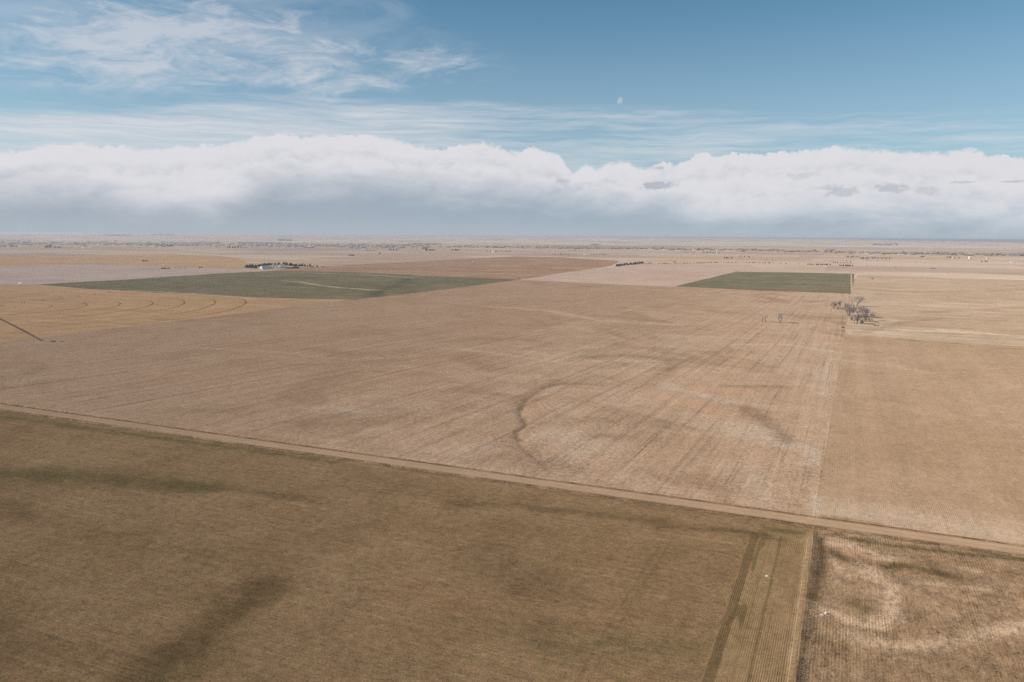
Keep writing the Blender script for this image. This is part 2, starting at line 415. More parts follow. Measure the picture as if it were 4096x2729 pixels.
K = 0.80
C = lambda r, g_, b: lin(r, g_, b, K)
def ex_main(g, p, e, n, a, b, col, k, hgt, d):
    # headland along the road, worked parallel to it
    h = g.ramp(n+(d['P']-0.5)*18.0, 366.0, 352.0)
    hs = g.noise(g.vec(n*0.35, e*0.012, 1.0), 1.0, 5, 0.65)
    col = g.mix(h*0.25, col, C(186, 158, 132)); k = k+h*(hs-0.5)*0.45
    # wheel lines: thin dark pairs every pass
    f = g.math('FRACT', (a+(g.noise(p, 0.01, 2, 0.5)-0.5)*6.0)/18.3)
    t1 = g.ramp(g.math('ABSOLUTE', f-0.40), 0.055, 0.01); t2 = g.ramp(g.math('ABSOLUTE', f-0.52), 0.05, 0.01)
    br = g.ramp(g.noise(g.vec(a*0.06, b*0.006, 4.0), 1.0, 4, 0.6), 0.40, 0.62)
    k = k-(t1+t2*0.8)*br*0.26*(1.0-h)
    q1 = g.noise(g.vec(a*0.19, b*0.0022, 12.0), 1.0, 5, 0.7)
    q2 = g.noise(g.vec(a*0.42, b*0.0035, 15.0), 1.0, 4, 0.7)
    k = k-g.ramp(q1, 0.555, 0.66)*0.18+g.ramp(q1, 0.45, 0.34)*0.07-g.ramp(q2, 0.58, 0.66)*0.20+g.ramp(q2, 0.42, 0.34)*0.12
    # bleached and rusty drifts of residue lying across the slope
    zz = g.noise(g.vec(e*0.010+n*0.003, n*0.0075, 2.0), 1.0, 6, 0.6, 0.8)
    col = g.mix(g.ramp(zz, 0.54, 0.72)*0.32, col, C(200, 176, 152))
    col = g.mix(g.ramp(zz, 0.48, 0.33)*0.62, col, C(156, 126, 99))
    z2 = g.noise(g.vec(e*0.014+n*0.006, n*0.016, 22.0), 1.0, 6, 0.62, 0.5)
    col = g.mix(g.ramp(z2, 0.55, 0.70)*0.30, col, C(158, 128, 102)); col = g.mix(g.ramp(z2, 0.44, 0.32)*0.35, col, C(204, 180, 156))
    col = g.mix(g.ramp(e+(d['P']-0.5)*300.0, -100.0, -420.0)*0.55, col, C(169, 137, 111))
    ru = g.noise(g.vec(e*0.012, n*0.010, 6.0), 1.0, 5, 0.6, 0.5)
    col = g.mix(g.ramp(ru, 0.60, 0.76)*0.35, col, C(194, 158, 128))
    return col, k, hgt
m_main = field_mat('wheat_stubble', C(186, 154, 125), C(195, 165, 139), dark=C(142, 114, 89), pale=C(202, 180, 157), rust=C(198, 161, 131), green=C(138, 124, 92),
                   streak=0.15, srow=0.13, salong=0.0035, fan=0.0004, grain=0.42, patch=0.09, extra=ex_main, big=0.005, mid=0.07)
def ex_right(g, p, e, n, a, b, col, k, hgt, d):
    w = g.noise(g.vec(e*0.055, n*0.0012, 3.0), 1.0, 3, 0.5)
    h = g.ramp(n+(d['P']-0.5)*14.0, 372.0, 356.0)
    col = g.mix(h*0.7, col, C(196, 168, 142)); 
    return col, k+(w-0.5)*0.30, hgt
m_right = field_mat('corn_stubble', C(176, 145, 116), C(186, 156, 128), pale=C(196, 173, 148), rust=C(204, 164, 128), dark=C(150, 120, 92), streak=0.10, srow=0.10, salong=0.002, grain=0.26, rows=0.16, patch=0.07, extra=ex_right, mid=0.08)
def ex_olive(g, p, e, n, a, b, col, k, hgt, d):
    fl = g.ramp(g.noise(p, 2.4, 2, 0.5), 0.70, 0.80)
    thin = g.ramp(g.noise(g.vec(n*0.9, e*0.010, 8.0), 1.0, 4, 0.65), 0.57, 0.70)-g.ramp(g.noise(g.vec(n*0.8, e*0.008, 18.0), 1.0, 4, 0.65), 0.57, 0.70)
    col = g.mix(fl*0.30, col, C(170, 140, 105)); 
    lt = g.ramp(g.noise(g.vec(n*0.55, e*0.004, 28.0), 1.0, 4, 0.7), 0.585, 0.63)
    ch = g.noise(g.vec(n*0.30, e*0.10, 31.0), 1.0, 4, 0.7)
    col = g.mix(g.ramp(ch, 0.52, 0.68)*0.35, col, C(148, 112, 84)); col = g.mix(g.ramp(ch, 0.46, 0.33)*0.35, col, C(112, 100, 66))
    return col, k+thin*0.17+lt*0.14, hgt
m_olive = field_mat('young_wheat', C(139, 112, 81), C(155, 127, 95), dark=C(106, 86, 60), pale=C(164, 138, 104), green=C(108, 98, 64), rust=C(150, 114, 84), axis='e', streak=0.13, srow=0.30, salong=0.008,
                    grain=0.46, gscale=1.5, patch=0.10, extra=ex_olive, big=0.008, mid=0.05, rows=0.075, rowgap=1.5, rowbreak=0.6)
def ex_strip(g, p, e, n, a, b, col, k, hgt, d):
    # drilled passes: darker missed bands of denser wheat
    for e0, w, amt in ((-27.0, 3.0, .62), (-17.5, 0.9, .55), (-21.3, 0.5, .3)):
        mk = g.ramp(g.math('ABSOLUTE', e-e0+(d['gr']-0.5)*1.6), w*0.5+0.25, w*0.5-0.25)
        col = g.mix(mk*amt*g.ramp(d['P'], 0.2, 0.5, 0.55, 1.0), col, C(98, 82, 56))
    bk = g.ramp(g.noise(g.vec(e*0.35, n*0.045, 4.0), 1.0, 1, 0.4), 0.60, 0.63)*g.ramp(e, -21.0, -23.0)
    col = g.mix(bk*0.6, col, C(104, 88, 60))
    return col, k, hgt
m_strip = field_mat('drilled_wheat_strip', C(150, 122, 88), C(158, 130, 96), dark=C(104, 84, 58), pale=C(190, 160, 125), green=C(104, 96, 62), streak=0.12, srow=0.6, salong=0.006, grain=0.24, rows=0.20, rowgap=0.62, patch=0.10, extra=ex_strip, rowbreak=0.2)
def ex_corner(g, p, e, n, a, b, col, k, hgt, d):
    h = g.ramp(n+(d['P']-0.5)*4.0, 291.0, 296.0)
    hs = g.noise(g.vec(n*0.9, e*0.02, 1.0), 1.0, 4, 0.6)
    k = k+h*(hs-0.5)*0.5
    cl = g.noise(g.vec(e*0.7, n*0.22, 5.0), 1.0, 4, 0.7)
    k = k+(cl-0.5)*0.75*(1.0-h)
    return col, k, hgt+cl*1.2
m_corner = field_mat('patchy_corn_stubble', C(157, 128, 97), C(174, 143, 113), dark=C(108, 88, 60), pale=C(212, 180, 148), rust=C(196, 156, 124), green=C(100, 92, 58), streak=0.16, srow=0.7, salong=0.03, grain=0.46, gscale=1.4, rows=0.13, rowgap=0.9, patch=0.20, extra=ex_corner, big=0.02, mid=0.20, bump=0.8)
m_grass = field_mat('dormant_prairie', C(186, 158, 130), C(200, 174, 147), dark=C(150, 124, 98), pale=C(214, 196, 174), axis='e', streak=0.30, srow=0.05, salong=0.0035, grain=0.22, gscale=0.4, patch=0.14, big=0.0035, mid=0.10)
def ex_pivot(g, p, e, n, a, b, col, k, hgt, d):
    x, y, z = g.sep(p); rr = g.math('SQRT', (x+815.0)*(x+815.0)+(y-1178.0)*(y-1178.0))
    f = g.math('FRACT', rr/48.3+0.5+(d['P']-0.5)*0.02)
    ln = g.ramp(g.math('ABSOLUTE', f-0.5), 0.040, 0.018)*g.ramp(rr, 412.0, 408.0)
    aa = g.math('ARCTAN2', y-1178.0, x+815.0)
    vis = g.ramp(g.math('ABSOLUTE', aa+0.06), 1.25, 0.25, 0.10, 1.0)
    col = g.mix(g.ramp(rr, 395.0, 420.0)*0.45, col, C(182, 150, 122))
    k = k-ln*vis*0.55
    t = g.noise(g.vec(n*0.055, e*0.003, 2.0), 1.0, 4, 0.7)
    return col, k+(t-0.5)*0.5, hgt
m_pivot = field_mat('pivot_corn_stubble', C(188, 149, 110), C(200, 163, 125), pale=C(205, 178, 148), dark=C(112, 84, 62), rust=C(150, 122, 102), axis='e', streak=0.18, srow=0.10, salong=0.002, grain=0.24, patch=0.10, extra=ex_pivot, mid=0.08)
m_green = field_mat('winter_wheat', C(118, 111, 84), C(134, 122, 97), dark=C(90, 88, 62), pale=C(188, 166, 138), green=C(98, 98, 70), axis='e', streak=0.22, srow=0.045, salong=0.003, grain=0.24, patch=0.26, mid=0.10)
m_brown = field_mat('brown_stubble', C(162, 127, 103), C(180, 146, 119), dark=C(138, 108, 90), pale=C(196, 168, 144), axis='e', streak=0.34, srow=0.035, salong=0.0012, grain=0.18, gscale=0.3, patch=0.10, mid=0.06)
m_pink = field_mat('pale_fallow', C(196, 165, 145), C(204, 178, 160), dark=C(160, 132, 114), pale=C(210, 190, 176), axis='e', streak=0.08, srow=0.03, salong=0.002, grain=0.16, gscale=0.3, patch=0.10, mid=0.06, big=0.003)
m_lav = field_mat('grey_fallow', C(190, 167, 153), C(200, 178, 165), dark=C(150, 120, 106), pale=C(196, 178, 166), axis='e', streak=0.10, srow=0.03, salong=0.002, grain=0.16, gscale=0.3, patch=0.08, mid=0.06)
m_tan = field_mat('tan_stubble', C(196, 156, 116), C(206, 168, 130), dark=C(150, 112, 84), pale=C(214, 184, 152), axis='e', streak=0.14, srow=0.02, salong=0.001, grain=0.14, gscale=0.2, patch=0.08, mid=0.05)
m_straw = field_mat('straw_stubble', C(200, 172, 146), C(208, 182, 158), axis='e', streak=0.14, srow=0.015, salong=0.0006, grain=0.12, gscale=0.2, patch=0.10, mid=0.05, big=0.001)
def ex_road(g, p, e, n, a, b, col, k, hgt, d):
    wv = n-ROAD_N+(g.noise(g.vec(e*0.02, 1.0, 3.0), 1.0, 2, 0.5)-0.5)*1.2
    rt = g.ramp(g.math('ABSOLUTE', g.math('ABSOLUTE', wv)-1.9), 0.9, 0.3)
    ed = g.ramp(g.math('ABSOLUTE', wv+(d['M']-0.5)*2.0), 3.7, 4.5)
    col = g.mix(rt*0.5, col, C(194, 162, 138)); col = g.mix(ed*0.55, col, C(150, 118, 92))
    return col, k, hgt
m_road = field_mat('dirt_road', C(174, 145, 117), C(184, 154, 125), dark=C(140, 110, 90), pale=C(190, 160, 138), axis='e', streak=0.16, srow=0.55, salong=0.006, grain=0.12, gscale=1.2, patch=0.06, mid=0.06, bump=0.2, extra=ex_road)
m_verge = field_mat('road_verge', C(146, 116, 84), C(166, 134, 102), dark=C(100, 80, 56), pale=C(190, 160, 126), green=C(96, 92, 56), axis='e', streak=0.26, srow=0.6, salong=0.04, grain=0.5, gscale=1.2, patch=0.22, mid=0.30, big=0.02, bump=0.9)
m_track = field_mat('farm_track', C(122, 96, 78), C(136, 108, 88), grain=0.2, streak=0.1)
m_lane = field_mat('section_road', C(188, 158, 138), C(196, 168, 148), grain=0.12, streak=0.1, gscale=0.4)

# the open plain: fields of many tones in a square pattern, then rangeland beyond the valley
m_plain = newmat('open_plain'); g, p, e, n = base_nodes(m_plain)
x, y, z = g.sep(p); rr = g.math('SQRT', x*x+y*y)
wb = g.noise(p, 0.0012, 3, 0.5)
def cells(se, sn, seed):
    br = g.n('ShaderNodeTexVoronoi'); br.distance = 'CHEBYCHEV'; br.inputs['Randomness'].default_value = 0.55
    g.put(br.inputs['Vector'], g.vec(e/se, n/sn, seed)); br.inputs['Scale'].default_value = 1.0
    return g.sep(V(g, br.outputs['Color']))
r1, r2, r3 = cells(820.0, 620.0, 0.0)
q1, q2, q3 = cells(1650.0, 1200.0, 3.3)
L = g.noise(p, 0.0011, 6, 0.6, 0.5); S = g.noise(g.vec(n*0.012, e*0.0015, 0.0), 1.0, 6, 0.6, 0.3); gr = g.noise(p, 0.12, 4, 0.7); S2 = g.noise(g.vec(n*0.035+e*0.004, e*0.0025, 3.0), 1.0, 5, 0.65, 0.4)
col = g.mix(g.ramp(r1, 0.15, 0.85, 0.0, 1.0, False), C(194, 166, 144), C(210, 186, 164))
col = g.mix(g.ramp(r2, 0.72, 0.74)*0.55, col, C(172, 142, 124))
col = g.mix(g.ramp(r3, 0.80, 0.82)*0.55, col, C(204, 168, 130))
col = g.mix(g.ramp(q1, 0.78, 0.80)*0.45, col, C(184, 164, 154))
col = g.mix(g.ramp(q2, 0.86, 0.88)*0.5*g.ramp(rr, 5200.0, 9000.0), col, C(140, 134, 112))
col = g.mix(g.ramp(L, 0.52, 0.66)*0.4, col, C(176, 150, 130))
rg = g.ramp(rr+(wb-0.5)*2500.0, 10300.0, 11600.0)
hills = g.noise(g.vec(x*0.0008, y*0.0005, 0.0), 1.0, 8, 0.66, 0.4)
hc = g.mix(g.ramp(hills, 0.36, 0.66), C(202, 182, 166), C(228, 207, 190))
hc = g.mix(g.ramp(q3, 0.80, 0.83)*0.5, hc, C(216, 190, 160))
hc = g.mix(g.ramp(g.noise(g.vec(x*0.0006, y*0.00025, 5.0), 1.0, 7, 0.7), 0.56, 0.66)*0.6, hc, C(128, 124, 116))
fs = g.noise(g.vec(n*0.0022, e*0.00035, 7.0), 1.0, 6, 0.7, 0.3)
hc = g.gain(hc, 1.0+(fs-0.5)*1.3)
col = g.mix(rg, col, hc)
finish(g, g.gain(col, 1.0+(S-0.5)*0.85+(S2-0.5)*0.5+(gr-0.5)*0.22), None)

# ------------------------------------------------------------------ tone features laid over the soil and the crop
FEATURES = []                               # attribute, points in world, width m, strength
def feat(attr, px, w, s): FEATURES.append((attr, flats(px), w, s))
c3 = lambda q: [(1800+x*0.51, 1250+y*0.51) for x, y in q]
c5 = lambda q: [(2700+x*0.593, 1980+y*0.593) for x, y in q]
mn = lambda q: [(x*1.741, y*1.741) for x, y in q]
feat('dark', DITCH_PX[3:-4], 1.8, .8); feat('dark', DITCH_PX[1:5], 4.0, .55); feat('dark', [(x-14, y-8) for x, y in DITCH_PX[3:8]], 9.0, .45); feat('dark', [(2120, 1810), (2230, 1850), (2330, 1890)], 9.0, .45); feat('dark', [(1900, 1850), (2080, 1800)], 6.0, .4)  # dark ditch line with wider darker bands beside it
feat('rust', c3([(640, 690), (600, 760), (630, 840)]), 7, .35)
feat('pale', SWALE_PX[:4], 4, .35); feat('pale', SWALE_PX[4:], 6, .6); feat('pale', [(x, y-22) for x, y in SWALE_PX[4:]], 7, .3); feat('dark', [(x, y+16) for x, y in SWALE_PX[2:5]], 8, .3); feat('dark', [(1200, 1460), (1340, 1455)], 10, .5)
feat('rust', c3([(640, 380), (900, 395), (1200, 400)]), 11, .65)
feat('pale', c3([(1700, 575), (1900, 630), (2050, 665), (2200, 700)]), 9, .7)
feat('rust', c3([(1200, 595), (1350, 605), (1550, 615)]), 9, .8); feat('rust', c3([(1020, 645), (1120, 650)]), 8, .6)
feat('rust', c3([(1650, 660), (1780, 700), (1950, 735), (2150, 790)]), 10, .9); feat('rust', c3([(1950, 600), (2150, 610), (2354, 640)]), 12, .8)
feat('dark', c3([(1080, 345), (1350, 335), (1550, 350)]), 9, .55); feat('dark', c3([(1480, 270), (1740, 280)]), 10, .45)
feat('dark', c3([(1690, 370), (1740, 420), (1700, 460)]), 9, .45)
feat('dark', [(2966, 1628), (3052, 1672), (3100, 1715), (3144, 1758)], 9, .65); feat('pale', [(3020, 1710), (3080, 1755), (3130, 1770)], 14, .7)
feat('dark', [(2900, 1545), (3050, 1545), (3150, 1548)], 7, .55)
feat('dark', c3([(950, 850), (1350, 830), (1500, 900)]), 16, .40); feat('dark', c3([(1200, 960), (1400, 980)]), 12, .45); feat('dark', c3([(550, 1070), (700, 1150)]), 14, .45)
feat('pale', c3([(950, 960), (1050, 1050), (900, 1130)]), 14, .55); feat('pale', c3([(150, 1070), (260, 1065)]), 8, .5)
feat('pale', mn([(1150, 705), (1260, 712), (1380, 735), (1560, 745)]), 12, .6); feat('pale', mn([(1690, 790), (1800, 790), (1930, 808)]), 7, .8)
feat('rust', mn([(1640, 760), (1700, 765), (1760, 790)]), 16, .55); feat('rust', [(2940, 1440), (3010, 1450)], 14, .7); feat('rust', [(2900, 1470), (2990, 1478)], 10, .5)
feat('pale', mn([(1560, 770), (1700, 775)]), 9, .5); feat('pale', [(2180, 1395), (2420, 1380)], 12, .4); feat('pale', [(2100, 1370), (2160, 1372)], 12, .4)
feat('dark', mn([(1060, 780), (1180, 775), (1260, 790)]), 14, .4); feat('dark', [(700, 1640), (1000, 1650)], 12, .4); feat('dark', [(1250, 1700), (1500, 1690), (1650, 1660)], 14, .4)
feat('dark', [(2650, 1760), (2800, 1800)], 18, .3); feat('dark', [(2450, 1650), (2650, 1700)], 14, .35)
feat('pale', [(1240, 1635), (1330, 1630), (1420, 1650)], 7, .5); feat('dark', [(1210, 1690), (1400, 1660)], 9, .5); feat('dark', [(1420, 1760), (1500, 1740)], 7, .4); feat('pale', [(3010, 1880), (3060, 2000)], 8, .4)
feat('pale', [(3237, 1790), (3250, 1860)], 5, .7); feat('pale', [(3292, 1580), (3320, 1440)], 4, .6)
feat('pale', [(3268, 1990), (3266, 2066)], 3.0, .9)
# right field
feat('pale', [(3360, 1435), (3600, 1465), (3750, 1500)], 11, .55); feat('rust', [(3395, 1385), (3470, 1390)], 14, .5); feat('rust', [(3410, 1412), (3480, 1414)], 8, .5)
feat('pale', [(3300, 2040), (3600, 2070), (4000, 2140)], 6, .6); feat('dark', [(3290, 2064), (3450, 2086), (3520, 2098)], 1.6, .8)
# olive field
feat('green', [(-200, 1895), (0, 1900), (260, 1907), (600, 1928), (800, 1948)], 11, .8); feat('dark', [(-100, 1900), (200, 1905), (560, 1925), (760, 1945)], 12, .42)
feat('dark', [(800, 1945), (1050, 1975), (1300, 2010)], 5, .45)
feat('dark', [(1035, 2360), (960, 2400), (880, 2470), (760, 2560), (640, 2670), (600, 2760)], 10, .78); feat('green', [(1040, 2380), (960, 2450)], 7, .4); feat('green', [(800, 2640), (700, 2700)], 8, .5); feat('green', [(700, 2640), (560, 2740)], 8, .6)
feat('dark', [(0, 2520), (70, 2570), (0, 2640)], 7, .5); feat('dark', [(40, 2010), (100, 2080)], 7, .4); feat('dark', [(450, 2160), (780, 2220)], 12, .45); feat('dark', [(1900, 2250), (2000, 2290), (2150, 2340)], 12, .45); feat('dark', [(2050, 2480), (2150, 2530)], 9, .5)
feat('pale', [(200, 1672), (520, 1712), (900, 1765), (1300, 1830), (1700, 1905)], 1.3, .8)
feat('green', [(0, 1665), (500, 1735), (1000, 1800), (1330, 1850)], 4, .75); feat('green', [(1330, 1950), (1700, 1975)], 5, .3)
feat('dark', [(1830, 2010), (2200, 2040), (2450, 2065), (2640, 2090)], 5.0, .65); feat('dark', [(2640, 2105), (2850, 2118), (3050, 2140)], 3.5, .6); feat('green', [(2850, 2118), (3060, 2140)], 2.5, .6)
feat('green', [(2200, 2600), (2450, 2570), (2750, 2600)], 8, .4); feat('rust', [(1640, 2380), (1950, 2430)], 9, .5); feat('rust', [(2300, 2500), (2500, 2450)], 9, .35)
for dx_ in (0, 34):
    feat('track', [(2660+dx_, 2150), (2520+dx_, 2370), (2400+dx_*1.2, 2560), (2290+dx_*1.3, 2760)], 0.5, .7)
    feat('track', [(2830+dx_, 2290), (2862+dx_, 2330), (2858+dx_, 2350), (2830+dx_, 2372)], 0.45, .8)
    feat('track', [(2520+dx_, 2610), (2600+dx_, 2680), (2640+dx_, 2760)], 0.45, .7)
# strip
feat('green', [(3080, 2120), (3190, 2132)], 3, .9); feat('dark', [(3020, 2150), (3130, 2160)], 2.0, .6)
# corner
feat('pale', c5([(1000, 330), (1130, 340), (1250, 375), (1380, 420), (1480, 440)]), 4.2, 1.0); feat('rust', c5([(1080, 355), (1200, 385), (1330, 430)]), 3.6, .9)
feat('pale', c5([(1080, 300), (1200, 330)]), 2.5, .7)
feat('pale', c5([(1240, 470), (1340, 540), (1410, 590), (1450, 690), (1440, 790), (1410, 850)]), 4.2, .95)
feat('pale', c5([(1040, 785), (1150, 830), (1260, 880), (1380, 890)]), 3.0, .95); feat('pale', c5([(940, 818), (1050, 800)]), 1.0, .9)
feat('pale', c5([(1240, 960), (1450, 1020), (1650, 1030), (1850, 990), (2050, 945), (2354, 890)]), 4.0, .7)
feat('pale', c5([(1100, 430), (1150, 560)]), 5, .4); feat('pale', c5([(1600, 590), (2100, 640)]), 2.0, .5); feat('pale', c5([(1930, 490), (2040, 515)]), 1.5, .7)
FEATURES.append(('pale', [EN(FENCE_E-1.2, 150), EN(FENCE_E-1.0, 311)], 1.1, .9)); FEATURES.append(('dark', [EN(FENCE_E+1.2, 150), EN(FENCE_E+1.6, 311)], 1.3, .6))  # pale bare strip; dark line paints weed clumps and the ridge's shadow on its right
feat('dark', c5([(985, 300), (985, 430), (960, 560), (930, 700)]), 2.6, .9); feat('dark', c5([(1080, 390), (1150, 440)]), 3, .8); feat('dark', c5([(1450, 490), (1550, 470), (1700, 520), (1900, 560)]), 3.4, .8)
feat('dark', c5([(950, 850), (900, 980)]), 4, .5); feat('dark', c5([(1000, 270), (1100, 270)]), 2, .7); feat('dark', c5([(1180, 720), (1280, 760)]), 3, .5)
feat('green', c5([(1180, 295), (1400, 335), (1700, 372), (2000, 405), (2400, 445)]), 2.2, .75); feat('pale', c5([(1150, 262), (1500, 310), (2000, 380), (2400, 430)]), .9, .6)
feat('green', c5([(1230, 740), (1300, 780)]), 3, .5); feat('green', c5([(2100, 680), (2200, 690)]), 2.5, .5)
# far fields
feat('pale', [(1140, 1092), (1300, 1094), (1500, 1100), (1655, 1112)], 10, .9)
feat('pale', [(1135, 1122), (1200, 1126), (1260, 1138), (1350, 1149), (1450, 1156), (1555, 1163)], 9, 1.1)
feat('green', [(1640, 1115), (1560, 1150), (1480, 1185)], 20, .8); feat('green', [(1100, 1120), (1300, 1118)], 16, .5)
feat('pale', [(440, 1160), (640, 1166), (850, 1180), (1010, 1198)], 9, .9)
feat('green', [(2790, 1125), (3000, 1135), (3400, 1140)], 10, .7)
feat('dark', [(3420, 1155), (3450, 1162), (3700, 1170), (4096, 1160)], 16, .5); feat('dark', [(3450, 1330), (3600, 1290), (3780, 1270)], 10, .5); feat('dark', [(3700, 1250), (4096, 1230)], 20, .4)
feat('pale', [(3500, 1325), (3800, 1320), (4096, 1345)], 20, .6); feat('dark', [(3460, 1090), (3590, 1100)], 16, .7); feat('dark', [(3330, 1065), (3400, 1066)], 30, .3)
feat('dark', [(2120, 1101), (2640, 1112), (2780, 1125)], 4, .6); feat('dark', [(0, 1124), (300, 1122)], 10, .4)
feat('pale', [(3392, 1338), (3600, 1350), (3800, 1366), (4096, 1390)], 5, .8)
feat('dark', [(3392, 1342), (3600, 1354), (3800, 1370), (4096, 1394)], 2.0, .9)
feat('dark', [(640, 1280), (900, 1290), (1100, 1300)], 14, .35)

def add_sheet(name, polys, mat, off, kind='structure', label=None, feats=True):
    v, f = clip_sheet(polys, off)
    m = mesh_from(name, v, f, [mat], smooth=True)
    if feats:
        lo, hi = v[:, :2].min(0)-60, v[:, :2].max(0)+60
        acc = {}
        for a, pts, w, s in FEATURES:
            P = np.array(pts)
            if (P.max(0) < lo).any() or (P.min(0) > hi).any(): continue
            d = poly_dist(v[:, 0], v[:, 1], pts)
            if w > 3: d = d+w*(0.75*vnoise(v[:, 0]/(w*1.1), v[:, 1]/(w*1.1), 21)+0.5*vnoise(v[:, 0]/(w*.4), v[:, 1]/(w*.4), 22))
            acc[a] = np.maximum(acc.get(a, 0), s*np.exp(-(np.clip(d, 0, None)/w)**2.0))
        for a, val in acc.items():
            at_ = m.attributes.new(a, 'FLOAT', 'POINT'); at_.data.foreach_set('value', val.astype(np.float32))
    o = link(name, m, kind); 
    if label: o['label'] = label
    return o
W2 = lambda q: [tuple(at(*p)[:2]) for p in q]
en = lambda *q: [EN(a, b) for a, b in q]
rn0, rn1 = ROAD_N-ROAD_W/2, ROAD_N+ROAD_W/2
add_sheet('dirt_road', [en((-2500, rn0), (1500, rn0), (1500, rn1), (-2500, rn1))], m_road, 0.20, label='pale brown dirt road crossing below the big stubble field')
add_sheet('road_verge', [en((-2500, rn0-4.2), (1500, rn0-4.2), (1500, rn0), (-2500, rn0)), en((-2500, rn1), (1500, rn1), (1500, rn1+2.6), (-2500, rn1+2.6))], m_verge, 0.16, label='rough grassy verge along both sides of the dirt road')
add_sheet('drilled_strip', [en((-29.0, -400), (FENCE_E-1.4, -400), (FENCE_E-1.4, 306.0), (-29.0, 306.0))], m_strip, 0.12, label='straw coloured drilled strip between the olive field and the ridge')
add_sheet('farm_track', [[tuple(np.array(a)+np.array(o)) for a in ((-815, 1178), (-501, 818)) for o in ((1.4, 1.2), (-1.4, -1.2))]], m_track, 0.12, label='narrow dark track running out to the edge of the pivot field')
add_sheet('section_road', [en((8.5, 1622), (12.8, 1622), (12.8, 9200), (8.5, 9200))], m_lane, 0.12, label='pinkish section road running north to the horizon')
add_sheet('olive_field', [en((-2600, -900), (FENCE_E, -900), (FENCE_E, rn0-4), (-2600, rn0-4))], m_olive, 0.08, label='olive brown field of young wheat in the foreground')
add_sheet('corner_field', [en((FENCE_E, -900), (1500, -900), (1500, rn0-4), (FENCE_E, rn0-4))], m_corner, 0.08, label='patchy brown corn stubble with pale bare loops in the near right corner')
bigL = W2([(2075, 1120)])[0]
mainp = W2([(0, 1420), (2075, 1120), (3405, 1175)]) + en((FENCE_E, rn1+2), (-815, rn1+2))
add_sheet('stubble_field', [mainp], m_main, 0.06, label='large tan wheat stubble field behind the dirt road')
add_sheet('row_field', [W2([(3380, 1337), (3800, 1366), (4096, 1388), (4700, 1450)]) + en((FENCE_E, rn1+2), (900, rn1+2))], m_right, 0.06, label='brown corn stubble in fine straight rows right of the big field')
add_sheet('winter_wheat_field', [W2([(150, 1139), (420, 1160), (1024, 1190), (1500, 1203), (2075, 1119), (1650, 1103), (1420, 1090), (1100, 1083), (1024, 1087)])], m_green, 0.08, label='dark green winter wheat field below the farmstead')
add_sheet('winter_wheat_field', [W2([(2700, 1146), (2945, 1087), (3418, 1095), (3408, 1176)])], m_green, 0.08, label='dark green wheat field on the right beside the section road')
add_sheet('pivot_field', [W2([(-900, 1200), (-700, 1140), (0, 1141), (150, 1140), (700, 1166), (1024, 1191), (1500, 1204), (1500, 1203)]) + W2([(0, 1420), (-700, 1525)])], m_pivot, 0.05, label='orange brown corn stubble with pivot wheel arcs on the left')
add_sheet('brown_field', [W2([(1100, 1083), (1420, 1090), (1650, 1103), (2075, 1119), (2450, 1062), (2480, 1044), (2250, 1030), (2060, 1026), (1800, 1039), (1400, 1061), (1150, 1074)])], m_brown, 0.06, label='brown striped stubble field behind the left wheat field')
add_sheet('pale_field', [W2([(2075, 1120), (2460, 1066), (2580, 1056), (3000, 1060), (3080, 1084), (2945, 1087), (2700, 1146)])], m_pink, 0.05, label='pinkish pale fallow field left of the right wheat field')
add_sheet('prairie', [W2([(3406, 1176), (3430, 1100), (3800, 1112), (4800, 1150), (4800, 1450), (4096, 1388), (3380, 1337)])], m_grass, 0.05, label='straw coloured dormant prairie on the right')
add_sheet('grey_field', [W2([(-500, 1085), (0, 1070), (380, 1057), (660, 1066), (960, 1078), (1024, 1085), (150, 1138), (-500, 1135)])], m_lav, 0.06, label='grey lavender fallow pivot field on the left')
add_sheet('tan_field', [W2([(-500, 1052), (150, 1052), (420, 1056), (0, 1068), (-500, 1082)])], m_tan, 0.05, label='tan stubble wedge at the left edge')
add_sheet('tan_field', [W2([(-500, 1036), (0, 1028), (300, 1023), (600, 1017), (880, 1024), (950, 1033), (1000, 1060), (960, 1078), (660, 1064), (400, 1054), (0, 1044), (-500, 1048)])], m_tan, 0.05, label='long tan stubble field left of the farmstead')
add_sheet('straw_field', [W2([(2480, 1043), (2580, 1055), (3330, 1062), (3420, 1064), (3426, 1050), (2900, 1040)])], m_straw, 0.05, label='straw field behind the right hand hedge line')
rest = np.nonzero(alive)[0]
u, inv = np.unique(TRI[rest].ravel(), return_inverse=True)
link('ground', mesh_from('ground', GV[u], inv.reshape(-1, 3), [m_plain], smooth=True), 'structure')

